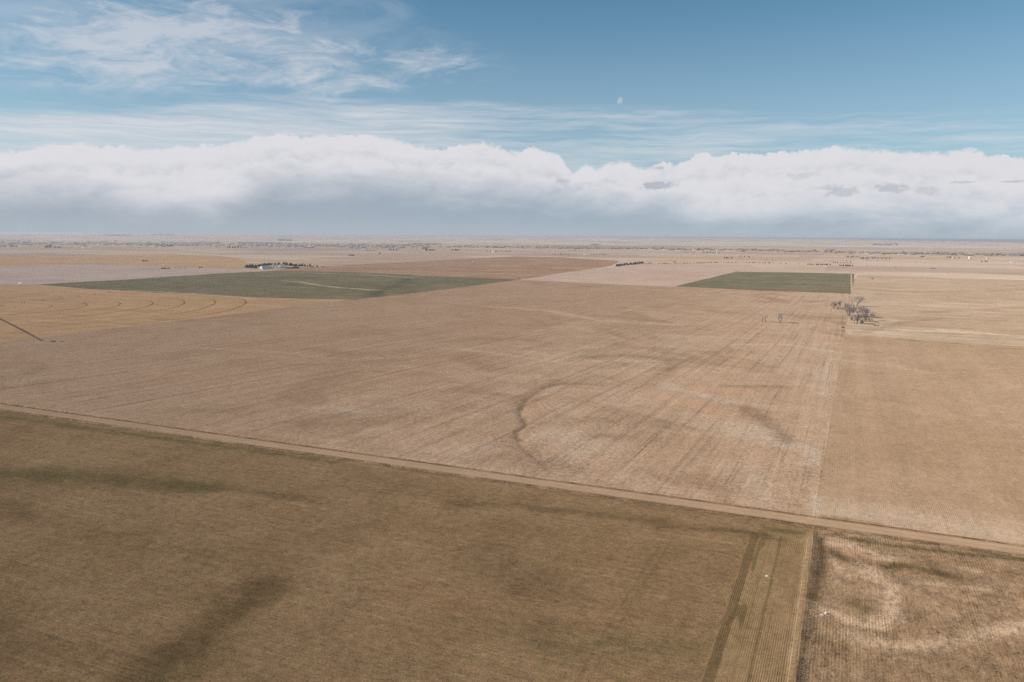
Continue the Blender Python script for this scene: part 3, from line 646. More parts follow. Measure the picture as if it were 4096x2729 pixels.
# ------------------------------------------------------------------ mesh building
class MB:
    def __init__(s): s.v, s.f, s.m = [], [], []
    def add(s, vs, fs, m=0):
        b = len(s.v); s.v += [tuple(q) for q in vs]; s.f += [tuple(b+i for i in q) for q in fs]; s.m += [m]*len(fs)
    def box(s, x0, x1, y0, y1, z0, z1, m=0):
        vs = [(x, y, z) for z in (z0, z1) for x, y in ((x0, y0), (x1, y0), (x1, y1), (x0, y1))]
        s.add(vs, [(3, 2, 1, 0), (4, 5, 6, 7), (0, 1, 5, 4), (1, 2, 6, 5), (2, 3, 7, 6), (3, 0, 4, 7)], m)
    def tube(s, a, b, ra, rb, n=4, m=0, cap=False):
        a, b = Vector(a), Vector(b); d = (b-a)
        if d.length < 1e-6: return
        d.normalize(); u = d.orthogonal().normalized(); w = d.cross(u)
        vs = [a+(u*math.cos(2*math.pi*i/n)+w*math.sin(2*math.pi*i/n))*ra for i in range(n)]
        vs += [b+(u*math.cos(2*math.pi*i/n)+w*math.sin(2*math.pi*i/n))*rb for i in range(n)]
        fs = [(i, (i+1) % n, n+(i+1) % n, n+i) for i in range(n)]
        if cap: fs += [tuple(range(n-1, -1, -1)), tuple(range(n, 2*n))]
        s.add(vs, fs, m)
    def cyl(s, x, y, z0, z1, r0, r1, n=16, m=0, cap=True): s.tube((x, y, z0), (x, y, z1), r0, r1, n, m, cap)
    def gable(s, x0, x1, y0, y1, z0, z1, o=0.3, t=0.15, m=0):     # ridge along x, two slabs with thickness
        ym = (y0+y1)/2
        for ya, sg in ((y0-o, 1), (y1+o, -1)):
            zl = z0-(z1-z0)*o/((y1-y0)/2)
            vs = [(x0-o, ya, zl), (x1+o, ya, zl), (x1+o, ym, z1), (x0-o, ym, z1)]
            s.add(vs+[(a, b, c-t) for a, b, c in vs], [(0, 1, 2, 3), (7, 6, 5, 4), (0, 4, 5, 1), (1, 5, 6, 2), (2, 6, 7, 3), (3, 7, 4, 0)], m)
    def blob(s, c, r, m=0, jit=0.3, rnd=random):
        t = (1+5**.5)/2
        vs = [(-1, t, 0), (1, t, 0), (-1, -t, 0), (1, -t, 0), (0, -1, t), (0, 1, t), (0, -1, -t), (0, 1, -t), (t, 0, -1), (t, 0, 1), (-t, 0, -1), (-t, 0, 1)]
        fs = [(0, 11, 5), (0, 5, 1), (0, 1, 7), (0, 7, 10), (0, 10, 11), (1, 5, 9), (5, 11, 4), (11, 10, 2), (10, 7, 6), (7, 1, 8), (3, 9, 4), (3, 4, 2), (3, 2, 6), (3, 6, 8), (3, 8, 9), (4, 9, 5), (2, 4, 11), (6, 2, 10), (8, 6, 7), (9, 8, 1)]
        out = []
        for v in vs:
            k = (1+rnd.uniform(-jit, jit))/1.902
            out.append((c[0]+v[0]*r[0]*k, c[1]+v[1]*r[1]*k, c[2]+v[2]*r[2]*k))
        s.add(out, fs, m)
    def mesh(s, name, mats, smooth=False):
        me = bpy.data.meshes.new(name); me.from_pydata(s.v, [], s.f)
        for q in mats: me.materials.append(q)
        me.polygons.foreach_set('material_index', s.m)
        if smooth: me.polygons.foreach_set('use_smooth', [True]*len(s.f))
        me.update(); return me
    def part(s, name, mats, parent=None, **k):
        return link(name, s.mesh(name, mats if isinstance(mats, list) else [mats]), parent=parent, **k)
def thing(name, label, cat, loc, rz=0.0, group=None):
    return link(name, None, label=label, cat=cat, group=group, loc=loc, rz=rz)
def dup(root, loc, rz=None, label=None, group=None, scale=None):
    r = root.copy(); COL.objects.link(r); r.location = loc
    if rz is not None: r.rotation_euler = (0, 0, rz)
    if scale is not None: r.scale = scale if isinstance(scale, tuple) else (scale,)*3
    if label: r['label'] = label
    if group: r['group'] = group
    for ch in list(root.children):
        q = ch.copy(); COL.objects.link(q); q.parent = r
        for gg in ch.children:
            w = gg.copy(); COL.objects.link(w); w.parent = q
    return r
def plain_mat(name, a, b=None, scale=1.0, rough=0.9, metal=0.0, spec=0.2, stretch=(1, 1, 1)):
    m = newmat(name); g = G(m.node_tree)
    tc = g.n('ShaderNodeTexCoord'); mp = g.n('ShaderNodeMapping'); mp.inputs['Scale'].default_value = stretch
    g.nt.links.new(tc.outputs['Object'], mp.inputs[0])
    n = g.noise(V(g, mp.outputs[0]), scale, 4, 0.65)
    c = g.mix(g.ramp(n, 0.3, 0.7), a, b or tuple(x*0.75 for x in a))
    p = g.n('ShaderNodeBsdfPrincipled'); g.put(p.inputs['Base Color'], c)
    p.inputs['Roughness'].default_value = rough; p.inputs['Metallic'].default_value = metal; p.inputs['Specular IOR Level'].default_value = spec
    o = g.n('ShaderNodeOutputMaterial'); g.nt.links.new(p.outputs[0], o.inputs[0]); return m
M_BARK = plain_mat('bark', (0.13, 0.10, 0.08), (0.24, 0.19, 0.16), 2.0)
M_TWIG = plain_mat('twigs', (0.47, 0.38, 0.32), (0.57, 0.47, 0.405), 0.3)
M_DTWIG = plain_mat('brown_twigs', (0.16, 0.115, 0.095), (0.22, 0.17, 0.145), 0.3)
M_CEDAR = plain_mat('cedar_foliage', (0.030, 0.034, 0.022), (0.062, 0.060, 0.040), 0.6)
M_BROWNCEDAR = plain_mat('rusty_cedar_foliage', (0.050, 0.038, 0.030), (0.085, 0.064, 0.050), 0.6)
M_WHITE = plain_mat('white_paint', (0.80, 0.79, 0.77), (0.70, 0.69, 0.66), 0.3, 0.6)
M_STEEL = plain_mat('galvanised_steel', (0.46, 0.48, 0.50), (0.36, 0.38, 0.40), 0.4, 0.45, 0.6, 0.4)
M_ROOFBLUE = plain_mat('pale_metal_roof', (0.40, 0.45, 0.50), (0.33, 0.38, 0.43), 0.2, 0.5, 0.3, 0.4, (1, 0.05, 1))
M_REDROOF = plain_mat('weathered_shingles', (0.26, 0.17, 0.13), (0.34, 0.24, 0.19), 0.5)
M_DARK = plain_mat('dark_opening', (0.05, 0.05, 0.055), (0.08, 0.08, 0.08), 0.5)
M_GLASS = plain_mat('window_glass', (0.05, 0.06, 0.08), (0.08, 0.09, 0.11), 0.5, 0.15, 0.0, 0.5)
M_CONC = plain_mat('white_concrete', (0.84, 0.83, 0.81), (0.76, 0.75, 0.73), 0.05, 0.8)
M_SHED = plain_mat('tan_siding', (0.52, 0.46, 0.40), (0.45, 0.39, 0.33), 0.3)
M_RUBBER = plain_mat('rubber', (0.03, 0.03, 0.03), (0.05, 0.045, 0.04), 1.0)
M_WOOD = plain_mat('weathered_pole', (0.22, 0.17, 0.13), (0.30, 0.24, 0.19), 1.0)
M_REDCAR = plain_mat('red_paint', (0.30, 0.06, 0.04), (0.26, 0.05, 0.035), 0.5, 0.4)
M_STRAWT = plain_mat('dry_weeds', (0.32, 0.24, 0.16), (0.44, 0.35, 0.25), 0.8)
M_WEED = plain_mat('dark_weeds', (0.22, 0.165, 0.115), (0.34, 0.265, 0.185), 0.5)
M_STONE = plain_mat('pale_stone', (0.62, 0.58, 0.52), (0.50, 0.46, 0.41), 1.2)
M_BRUSH = plain_mat('dead_brush', (0.36, 0.29, 0.22), (0.22, 0.17, 0.13), 0.5)
M_VALLEY = plain_mat('valley_trees', (0.22, 0.205, 0.195), (0.30, 0.28, 0.26), 0.004)

# ------------------------------------------------------------------ bare cottonwoods
def bare_meshes(seed, H, lean=0.0, stems=1, spread=0.55, dens=3, upright=0.25, first=.34):
    rnd = random.Random(seed); woods, twig = [], MB()
    def grow(p, d, L, r, lev):
        n = 2 if lev < 3 else 1
        q = p; dd = d.copy()
        for i in range(n):
            dd = (dd+Vector((rnd.uniform(-1, 1), rnd.uniform(-1, 1), rnd.uniform(-.4, .8)))*0.16).normalized()
            e = q+dd*(L/n); r2 = r*(0.80 if n == 2 else 0.5)
            (woods[-1] if lev < 3 else twig).tube(q, e, max(r, .055), max(r2, .04), 6 if lev < 2 else 4 if lev < 3 else 3)
            q, r = e, r2
            if n == 2 and i == 0 and lev >= 1:
                sd = (dd+Vector((rnd.uniform(-1, 1), rnd.uniform(-1, 1), rnd.uniform(-.1, .7)))*0.9).normalized()
                grow(q, sd, L*rnd.uniform(.45, .6), r*.5, lev+1)
        if lev < 5:
            for k in range(dens if lev else dens+1):
                a = Vector((rnd.uniform(-1, 1), rnd.uniform(-1, 1), rnd.uniform(-.25, 1)))
                nd = (dd*(1-spread)+a.normalized()*spread*1.1+Vector((0, 0, upright))).normalized()
                grow(q, nd, L*rnd.uniform(.56, .78), r*rnd.uniform(.55, .75), lev+1)
    for s_ in range(stems):
        a = rnd.uniform(0, 6.28); woods.append(MB())
        d = Vector((math.cos(a)*0.35*(stems > 1)+lean, math.sin(a)*0.3*(stems > 1), 1)).normalized()
        grow(Vector((math.cos(a), math.sin(a), -0.3))*(0.05*H*(stems > 2))+Vector((0, 0, -0.2)), d, H*first, H*(.030 if stems < 3 else .017), 0)
    return [w.mesh('trunk', [M_BARK]) for w in woods], twig.mesh('crown', [M_TWIG])
def bare_tree(pos, meshes, label, rz=0.0, s=1.0, group=None):
    zz = [v.co.z for v in meshes[1].vertices]; k = s/np.percentile(zz, 97)
    t = thing('cottonwood_tree', label, 'tree', pos, rz, group); t.scale = (k*1.08, k*1.08, k)
    for w in meshes[0]: link('trunk', w, parent=t)
    link('crown', meshes[1], parent=t); return t
bm_a = bare_meshes(11, 14, lean=0.35, spread=0.58, dens=2, upright=0.05)
bm_b = bare_meshes(12, 16, spread=0.52, stems=2, dens=3, upright=0.22)
bm_c = bare_meshes(13, 15, spread=0.60, stems=3, dens=3, upright=0.20, first=.26)
bm_d = bare_meshes(14, 15, spread=0.62, stems=4, dens=3, upright=0.17, first=.24)
bm_e = bare_meshes(15, 20, spread=0.58, stems=3, dens=3, upright=0.20, first=.25)
bare_tree(at(3047, 1290), bm_a, 'sparse bare cottonwood leaning right, leftmost of the three in the stubble', 0.3, 13)
bare_tree(at(3061, 1290), bm_a, 'thin crooked bare cottonwood, middle of the three in the stubble', 0.9, 12)
bare_tree(at(3121, 1293), bm_b, 'forked bare cottonwood with pale upright limbs, rightmost of the three in the stubble', 0.0, 15)
for X, Y, ms, s, rz, lab in [
    (3338, 1236, bm_d, 11.8, 0.5, 'bare many stemmed tree at the left end of the grove, inside the stubble field'),
    (3362, 1232, bm_c, 11.8, 1.5, 'bare tree with dark stems, second from the left of the grove'),
    (3392, 1246, bm_d, 12.6, 2.2, 'bare spreading tree where the field edge meets the grove'),
    (3421, 1228, bm_e, 19.3, 0.0, 'tallest bare tree standing at the back of the grove'),
    (3402, 1268, bm_c, 16.0, 3.0, 'bare tree in the grove in front of the tallest one'),
    (3424, 1296, bm_d, 14.3, 4.0, 'bare tree at the near front of the grove, pale crown'),
    (3440, 1266, bm_e, 15.1, 1.0, 'bare round crowned tree in the middle of the grove'),
    (3452, 1288, bm_c, 12.6, 5.0, 'bare low tree at the front right of the grove'),
    (3464, 1272, bm_d, 13.4, 0.8, 'bare broad tree behind the right end of the grove'),
    (3488, 1282, bm_b, 11.8, 2.5, 'bare dark trunked tree at the right end of the grove')]:
    bare_tree(at(X, Y), ms, lab, rz, s)
def bush_mesh(seed, R_, H_, n, mat, name='bush'):
    rnd = random.Random(seed); b = MB()
    for i in range(n):
        a = rnd.uniform(0, 6.28); q = rnd.random()**.5; z = rnd.random()
        rr = R_*q*math.sqrt(max(0.05, 1-(z*1.02-.25)**2))
        c = Vector((math.cos(a)*rr, math.sin(a)*rr, z*H_)); k = R_*rnd.uniform(.16, .34)
        u = Vector((rnd.uniform(-1, 1), rnd.uniform(-1, 1), rnd.uniform(-1, 1))).normalized(); w = u.orthogonal().normalized()
        b.add([c+u*k, c+w*k*.8, c-u*k*.6, c-w*k*.8], [(0, 1, 2, 3)])
    return b.mesh(name, [mat])
m_shrub = bush_mesh(5, 2.2, 2.6, 120, M_DTWIG)
for X, Y, s, lab in [(3499, 1303, .75, 'low dark shrub in the grass at the right of the grove'), (3512, 1304, .55, 'small dark shrub, farthest right beside the grove'), (3372, 1311, .8, 'dark shrub on the field edge below the grove')]:
    o = link('shrub', m_shrub, label=lab, cat='shrub', loc=at(X, Y)); o.scale = (s*1.3, s, s*.6)

m_under = []
for ms in (bm_d, bm_c):
    u_ = ms[1].copy(); zz = [v.co.z for v in u_.vertices]; z0, z1 = np.percentile(zz, 3), np.percentile(zz, 97)
    for v in u_.vertices: v.co = Vector((v.co.x*.55, v.co.y*.55, (v.co.z-z0)*5.5/(z1-z0)))
    m_under.append(u_)
for i, (X, Y, s) in enumerate([(3395, 1262, 1), (3410, 1282, 1.1), (3432, 1280, 1.1), (3446, 1296, .9), (3460, 1286, 1), (3474, 1284, .9), (3350, 1238, .8), (3372, 1240, .7), (3414, 1250, 1.0), (3426, 1262, 1.1)]):
    o = link('brush', m_under[i % 2], label='pale leafless brush filling the grove below the taller bare trees', cat='bush', group='leafless brush in the grove', loc=at(X, Y), rz=i*1.1); o.scale = (s*1.1, s*1.1, s)

# ------------------------------------------------------------------ cedars and hedges
def cedar_mesh(seed, H_, R_, mat, cone=0.8, n=260, name='cedar'):
    rnd = random.Random(seed); b = MB()
    b.cyl(0, 0, -0.2, H_*.5, H_*.022, H_*.010, 6, 1, False)
    for i in range(n):
        z = rnd.random()**1.15; a = rnd.uniform(0, 6.28)
        prof = (1-z)**cone*min(1, (z+.10)/.16)
        rr = R_*prof*(0.55+0.5*rnd.random())*(0.85+0.22*math.sin(3*a+seed+z*9))
        c = Vector((math.cos(a)*rr, math.sin(a)*rr, H_*(.05+.95*z))); k = R_*rnd.uniform(.16, .34)*(0.5+.7*prof)
        out = Vector((math.cos(a), math.sin(a), rnd.uniform(.2, 1.1))).normalized(); w = out.orthogonal().normalized(); w.rotate(Matrix.Rotation(rnd.uniform(0, 6.28), 3, out))
        t = out.cross(w)
        b.add([c+w*k, c+t*k*.8+out*k*.3, c-w*k, c-t*k*.8-out*k*.3], [(0, 1, 2, 3)])
    return b.mesh(name, [mat, M_BARK])
ced = [cedar_mesh(21+i, 8.5, 3.0, M_CEDAR, .50) for i in range(3)]
spruce = [cedar_mesh(31+i, 10.5, 2.9, M_CEDAR, .95) for i in range(2)]
redced = [cedar_mesh(41+i, 6.5, 2.5, M_BROWNCEDAR, .55) for i in range(2)]
def plant_row(pts, n, meshes, name, cat, label, group, s=(.8, 1.15), jit=3.0, seed=1, wide=1.0):
    rnd = random.Random(seed); P = [at(*p) for p in pts]
    L = [0.0]
    for a, b in zip(P, P[1:]): L.append(L[-1]+(b-a).length)
    for i in range(n):
        d = (i+rnd.uniform(.1, .9))/n*L[-1]; k = max(j for j in range(len(L)-1) if L[j] <= d)
        q = P[k].lerp(P[k+1], (d-L[k])/max(L[k+1]-L[k], 1e-6))
        x, y = q.x+rnd.uniform(-jit, jit), q.y+rnd.uniform(-jit, jit)
        o = link(name, rnd.choice(meshes), label=label, cat=cat, group=group, loc=(x, y, hz(x, y)), rz=rnd.uniform(0, 6.28))
        k = rnd.uniform(*s); o.scale = (k*wide*rnd.uniform(.85, 1.2), k*wide*rnd.uniform(.85, 1.2), k*rnd.uniform(.85, 1.15))
# farmstead trees (one px of the photograph is about 0.85 m there)
plant_row([(984, 1071), (1020, 1073.5), (1024, 1073)], 20, ced, 'cedar_tree', 'tree', 'dark cedar in the front row left of the white barn', 'cedars left of the barn', (.85, 1.15), 3, 2, 1.25)
plant_row([(984, 1070), (1010, 1067.5), (1046, 1066)], 22, ced, 'cedar_tree', 'tree', 'dark cedar in the back row left of the white barn', 'cedars behind the barn left', (.85, 1.15), 4, 3, 1.25)
plant_row([(1050, 1064), (1090, 1061)], 15, ced, 'cedar_tree', 'tree', 'dark cedar behind the white barn', 'cedars behind the barn', (.9, 1.2), 5, 4, 1.2)
plant_row([(1092, 1061), (1130, 1060), (1165, 1062)], 18, ced+spruce[:1], 'cedar_tree', 'tree', 'dark evergreen behind the grain bins', 'evergreens behind the bins', (.9, 1.25), 6, 5, 1.15)
plant_row([(1150, 1063), (1200, 1066), (1236, 1067)], 26, ced, 'cedar_tree', 'tree', 'dark evergreen in the long row right of the grain bins', 'evergreens right of the bins', (.75, 1.1), 6, 6, 1.15)
for X, Y, s, lab in [(1113, 1060, 1.15, 'tall pointed spruce rising behind the middle grain bins'), (1138, 1061, 1.2, 'tall pointed spruce behind the rightmost grain bin'), (1243, 1068, 1.0, 'left one of the dark spruces standing apart at the right end'), (1251, 1071, .72, 'short spruce between the two larger ones at the right end'), (1269, 1070, 1.08, 'rightmost dark pointed spruce of the farmstead')]:
    o = link('spruce_tree', spruce[X % 2], label=lab, cat='tree', loc=at(X, Y), rz=X*.7); o.scale = (s*1.15, s*1.15, s)
for X, Y, s, lab in [(1090, 1062, 9, 'bare tree behind the left grain bin'), (1104, 1061, 10, 'bare tree between the first grain bins'), (1211, 1066, 11, 'bare tall tree above the long evergreen row'), (1256, 1069, 8, 'bare thin tree between the spruces')]:
    bare_tree(at(X, Y), bm_c if X % 2 else bm_e, lab, X*1.3, s)
m_scrub = [bush_mesh(6+i, 4.5, 4.8, 160, plain_mat('grey_brush', (0.20, 0.155, 0.13), (0.28, 0.225, 0.195), .4)) for i in range(2)]
plant_row([(1118, 1073), (1160, 1075), (1195, 1073)], 18, m_scrub, 'bush', 'bush', 'leafless grey bush in the thicket in front of the bins', 'leafless bushes in the yard', (.8, 1.2), 5, 8)
plant_row([(1175, 1074), (1186, 1074)], 3, ced, 'cedar_tree', 'tree', 'dark cedar among the leafless bushes of the yard', 'cedars in the thicket', (.7, .9), 3, 9, 1.1)
plant_row([(1080, 1074), (1086, 1074)], 3, ced, 'cedar_tree', 'tree', 'dark cedar against the right end of the white barn', 'cedars at the barn end', (.8, 1.0), 3, 10, 1.2)
plant_row([(1284, 1068), (1298, 1067)], 4, m_scrub, 'bush', 'bush', 'low bush in the field right of the farmstead', 'bushes right of the farmstead', (.25, .5), 4, 12)
# shelterbelt and hedge lines
plant_row([(2464, 1066.5), (2520, 1060), (2575, 1053.5)], 38, ced+redced, 'cedar_tree', 'tree', 'dark cedar in the near row of the shelterbelt behind the pale field', 'cedars of the shelterbelt, near row', (.7, 1.0), 5, 13, 1.35)
plant_row([(2463, 1064), (2515, 1058), (2570, 1052)], 38, ced+redced, 'cedar_tree', 'tree', 'dark cedar in the back row of the shelterbelt behind the pale field', 'cedars of the shelterbelt, back row', (.7, 1.0), 5, 14, 1.35)
for pts, n, lab, gp, s in [
    ([(2578, 1054), (2610, 1055)], 6, 'dark shrub in the gappy hedge just right of the shelterbelt', 'shrubs right of the shelterbelt', (.4, .7)),
    ([(2635, 1055), (2684, 1056)], 8, 'dark shrub in the hedge piece left of the lone round tree', 'shrubs left of the round tree', (.4, .75)),
    ([(2704, 1056), (2780, 1054)], 8, 'dark shrub in the hedge just right of the lone round tree', 'shrubs right of the round tree', (.4, .7)),
    ([(2785, 1054), (2866, 1051)], 16, 'reddish dark cedar in the thick middle stretch of the hedge', 'cedars in the middle hedge', (.5, .8)),
    ([(2905, 1052), (2945, 1052.5)], 7, 'dark shrub in the short hedge piece above the green field', 'shrubs above the green field', (.4, .7)),
    ([(2985, 1052), (3096, 1053.5)], 12, 'dark shrub in the hedge above the right wheat field', 'shrubs above the right wheat field', (.45, .8)),
    ([(3120, 1056), (3200, 1058)], 6, 'scattered dark shrub on the line above the right wheat field', 'scattered hedge shrubs', (.35, .6)),
    ([(3228, 1059), (3328, 1061.5)], 18, 'dark cedar in the long hedge left of the section road', 'cedars left of the section road', (.5, .75)),
    ([(3352, 1064), (3411, 1065.5)], 10, 'dark cedar in the last hedge piece before the section road', 'cedars beside the section road', (.55, .9)),
    ([(2895, 1034), (2930, 1034)], 8, 'dark cedar in the far hedge at the left of the grey wedge field', 'cedars by the wedge field', (.7, 1.1)),
    ([(2950, 1036), (3090, 1043)], 14, 'small dark shrub along the lower edge of the grey wedge field', 'shrubs along the wedge field', (.4, .7)),
    ([(2955, 1028), (3010, 1030)], 9, 'dark cedar along the upper edge of the grey wedge field', 'cedars above the wedge field', (.6, .9)),
    ([(2207, 1018), (2306, 1022)], 14, 'dark cedar in the far shelterbelt left of the white shed', 'cedars left of the far shed', (.55, .8)),
    ([(2350, 1020), (2437, 1019)], 14, 'dark tree behind the far white shed', 'trees behind the far shed', (.6, 1.0)),
    ([(2722, 1010), (2782, 1011)], 12, 'dark tree in the far windbreak right of centre', 'trees of the far windbreak', (.6, .9)),
    ([(2810, 1012), (2880, 1013)], 7, 'sparse tree around the far pale blue shed', 'trees around the far blue shed', (1.0, 1.5)),
    ([(3385, 1030), (3440, 1028)], 10, 'dark tree left of the far end of the section road', 'trees left of the road end', (.7, 1.1)),
    ([(3444, 1036), (3455, 1034)], 6, 'dark tree at the bend of the section road', 'trees at the road bend', (.7, 1.1)),
    ([(3460, 1031), (3568, 1033.5)], 20, 'dark tree in the top row of the triple windbreak', 'trees of the upper windbreak row', (.55, .75)),
    ([(3452, 1036), (3566, 1038)], 18, 'dark tree in the middle row of the triple windbreak', 'trees of the middle windbreak row', (.5, .7)),
    ([(3450, 1042), (3560, 1044)], 12, 'small dark tree in the lowest row of the triple windbreak', 'trees of the lower windbreak row', (.35, .5)),
    ([(3680, 1029), (3704, 1030)], 6, 'dark tree of the far grove right of the windbreaks', 'trees of the far right grove', (.9, 1.2)),
    ([(3785, 1031), (3842, 1034)], 8, 'dark tree of the farthest right grove', 'trees of the farthest right grove', (.8, 1.1)),
    ([(3922, 1049), (3950, 1047)], 5, 'dark shrub at the tip of the reddish field at right', 'shrubs at the reddish field', (.7, 1.0)),
    ([(3300, 1044), (3420, 1042)], 14, 'small shrub on the reddish strip left of the road', 'shrubs on the reddish strip', (.4, .7)),
    ([(3320, 1051), (3400, 1052)], 12, 'small shrub on the lower reddish strip left of the road', 'shrubs on the lower strip', (.45, .8)),
    ([(180, 991), (205, 990)], 8, 'dark tree of the left far grove', 'trees of the left far grove', (1.5, 2.2)),
    ([(212, 991), (245, 992)], 9, 'reddish dark tree right of the left far grove', 'trees beside the left far grove', (1.2, 1.8)),
    ([(10, 987), (70, 987)], 10, 'dark tree of the grove at the far left edge', 'trees at the far left edge', (1.2, 1.8)),
    ([(625, 986), (695, 985)], 14, 'dark tree around the far left farm buildings', 'trees around the far left farm', (1.6, 2.2)),
    ([(905, 992), (990, 991)], 10, 'dark tree near the far sheds left of the elevator', 'trees near the far sheds', (1.3, 1.9)),
    ([(1397, 1023.5), (1417, 1023.5)], 6, 'dark tree of the small clump alone in the pale field', 'trees of the lone clump', (.9, 1.2)),
    ([(1460, 1004), (1500, 1004)], 8, 'dark tree in the row below the far farm', 'trees below the far farm', (.5, .7)),
    ([(1556, 1001), (1590, 1003)], 7, 'dark tree of the far grove right of the far farm', 'trees of the grove right of the farm', (1.2, 1.8)),
    ([(1700, 1003), (1740, 1003)], 7, 'pale bare tree in the far row behind the brown field', 'trees in the far pale row', (1.2, 1.7)),
    ([(1800, 1003), (1840, 1003)], 6, 'pale bare tree in the second far row behind the brown field', 'trees in the second far pale row', (1.2, 1.7)),
    ([(1945, 1007), (2048, 1007)], 12, 'grey tree around the far white gable', 'trees around the far gable', (.8, 1.1)),
    ([(2274, 1003), (2350, 1003)], 9, 'grey tree in the far dotted row at centre', 'trees of the dotted row', (.8, 1.1)),
    ([(566, 1045.5), (592, 1045.5)], 7, 'low dark bush in the short line in the tan field', 'bushes in the tan field', (.6, .8)),
    ([(640, 1076), (680, 1075)], 10, 'reddish low bush along the edge of the grey field', 'bushes along the grey field', (.45, .7)),
    ([(700, 1073), (745, 1072)], 5, 'low bush on the track above the grey field', 'bushes above the grey field', (.35, .5)),
    ([(798, 1072), (812, 1072)], 3, 'low dark bush on the track left of the farmstead', 'bushes left of the farmstead', (.6, .8))]:
    plant_row(pts, n, redced if 'reddish' in lab or 'shrub' in lab or 'bush' in lab else ced+redced, 'shrub' if 'shrub' in lab else 'bush' if 'bush' in lab else 'cedar_tree' if 'cedar' in lab else 'tree', 'shrub' if 'shrub' in lab else 'bush' if 'bush' in lab else 'tree', lab, gp, (s[0]*1.05, s[1]*1.05), 4, n+len(lab), 1.6 if pts[0][1] > 1045 else 1.25)
bare_tree(at(2698, 1055.5), bm_d, 'lone round crowned bare tree standing in the hedge', 0, 12)
bare_tree(at(1520, 1020), bm_d, 'big round bare tree beside a dark patch in the far pasture', 1, 14)
for X, Y, s, lab in [(3490, 1117, .95, 'dark round shrub alone in the prairie right of the section road'), (3482, 1114.5, .45, 'tiny shrub just left of the dark round one'), (3582, 1070.5, .9, 'small dark shrub alone in the far pasture'), (3470, 1064, .8, 'small grey shrub near the section road in the far pasture'), (2077, 1114, .6, 'small dark shrub at the far left corner of the stubble field')]:
    o = link('shrub', m_shrub, label=lab, cat='shrub', loc=at(X, Y)); o.scale = (s*1.3, s*1.3, s)
for X, Y, s, lab in [(3728, 1075, .8, 'clump of low shrubs in the far right pasture, left part'), (3738, 1075.5, .7, 'clump of low shrubs in the far right pasture, right part')]:
    o = link('shrub', m_scrub[0], label=lab, cat='shrub', loc=at(X, Y)); o.scale = (s*1.2, s*1.2, s*.6)

# ------------------------------------------------------------------ farmstead buildings
p = at(1044, 1078)
barn = thing('arched_barn', 'white ended arched barn with pale blue metal roof at the farmstead', 'barn', p, R(58))
n_ = 14; rw, rh, L = 7.2, 10.6, 34.0
arc = [(math.cos(math.pi*i/n_)*rw, math.sin(math.pi*i/n_)*rh) for i in range(n_+1)]
b = MB(); vs = []; fs = []
for x in (0, L):
    for y, z in arc: vs.append((x, y, z))
    for y, z in arc: vs.append((x, y*.97, z*.97))
K_ = n_+1
for i in range(n_):
    fs += [(i, i+1, 2*K_+i+1, 2*K_+i), (K_+i+1, K_+i, 3*K_+i, 3*K_+i+1), (i+1, i, K_+i, K_+i+1), (2*K_+i, 2*K_+i+1, 3*K_+i+1, 3*K_+i)]
b.add(vs, fs); b.part('roof', M_ROOFBLUE, barn)
for x, nm in ((0.35, 'end_wall'), (L-0.35, 'end_wall')):
    b = MB(); vs = [(x-.12, y*.965, z*.965) for y, z in arc]+[(x+.12, y*.965, z*.965) for y, z in arc]
    b.add(vs, [tuple(range(K_)), tuple(range(2*K_-1, K_-1, -1))]+[(i+1, i, K_+i, K_+i+1) for i in range(n_)]+[(0, n_, K_+n_, K_)]); b.part(nm, M_WHITE, barn)
b = MB(); b.box(.16, .22, -2.6, 2.6, 0, 4.6); b.part('door', M_STEEL, barn)
b = MB(); b.box(11, 14, -rw-.1, -rw+.6, 0, 3.4); b.part('side_door', M_WHITE, barn)
def grain_bin(loc, r, h, label):
    t = thing('grain_bin', label, 'grain bin', loc)
    b = MB(); b.cyl(0, 0, 0, h, r, r, 24)
    for k in range(1, 6): b.tube((0, 0, h*k/6-.05), (0, 0, h*k/6+.05), r+.04, r+.04, 24)
    b.part('wall', M_STEEL, t)
    b = MB(); b.cyl(0, 0, h, h+r*.55, r*1.03, .5, 24); b.cyl(0, 0, h+r*.55, h+r*.55+.4, .5, .4, 10); b.part('roof', M_STEEL, t)
    b = MB(); b.box(-.5, .5, -r-.08, -r+.1, .6, 2.4); b.part('door', M_STEEL, t)
    b = MB()
    for sx in (-.25, .25): b.tube((sx+r*.5, -r*.87-.1, 0), (sx+r*.5, -r*.87-.1, h), .04, .04, 4)
    for q in range(1, 14): b.tube((r*.5-.25, -r*.87-.1, h*q/14), (r*.5+.25, -r*.87-.1, h*q/14), .03, .03, 4)
    b.part('ladder', M_STEEL, t); return t
for X, Y, r, h, lab in [(1094, 1067, 4.6, 6.6, 'leftmost steel grain bin right of the barn'), (1108, 1066.5, 4.4, 5.8, 'second steel grain bin from the barn'), (1120, 1066.5, 4.0, 6.0, 'third steel grain bin, in the middle of the row'), (1128, 1065.5, 3.6, 5.6, 'fourth steel grain bin, set slightly back'), (1136, 1066, 4.0, 5.4, 'rightmost steel grain bin in the row')]:
    grain_bin(at(X, Y), r, h, lab)
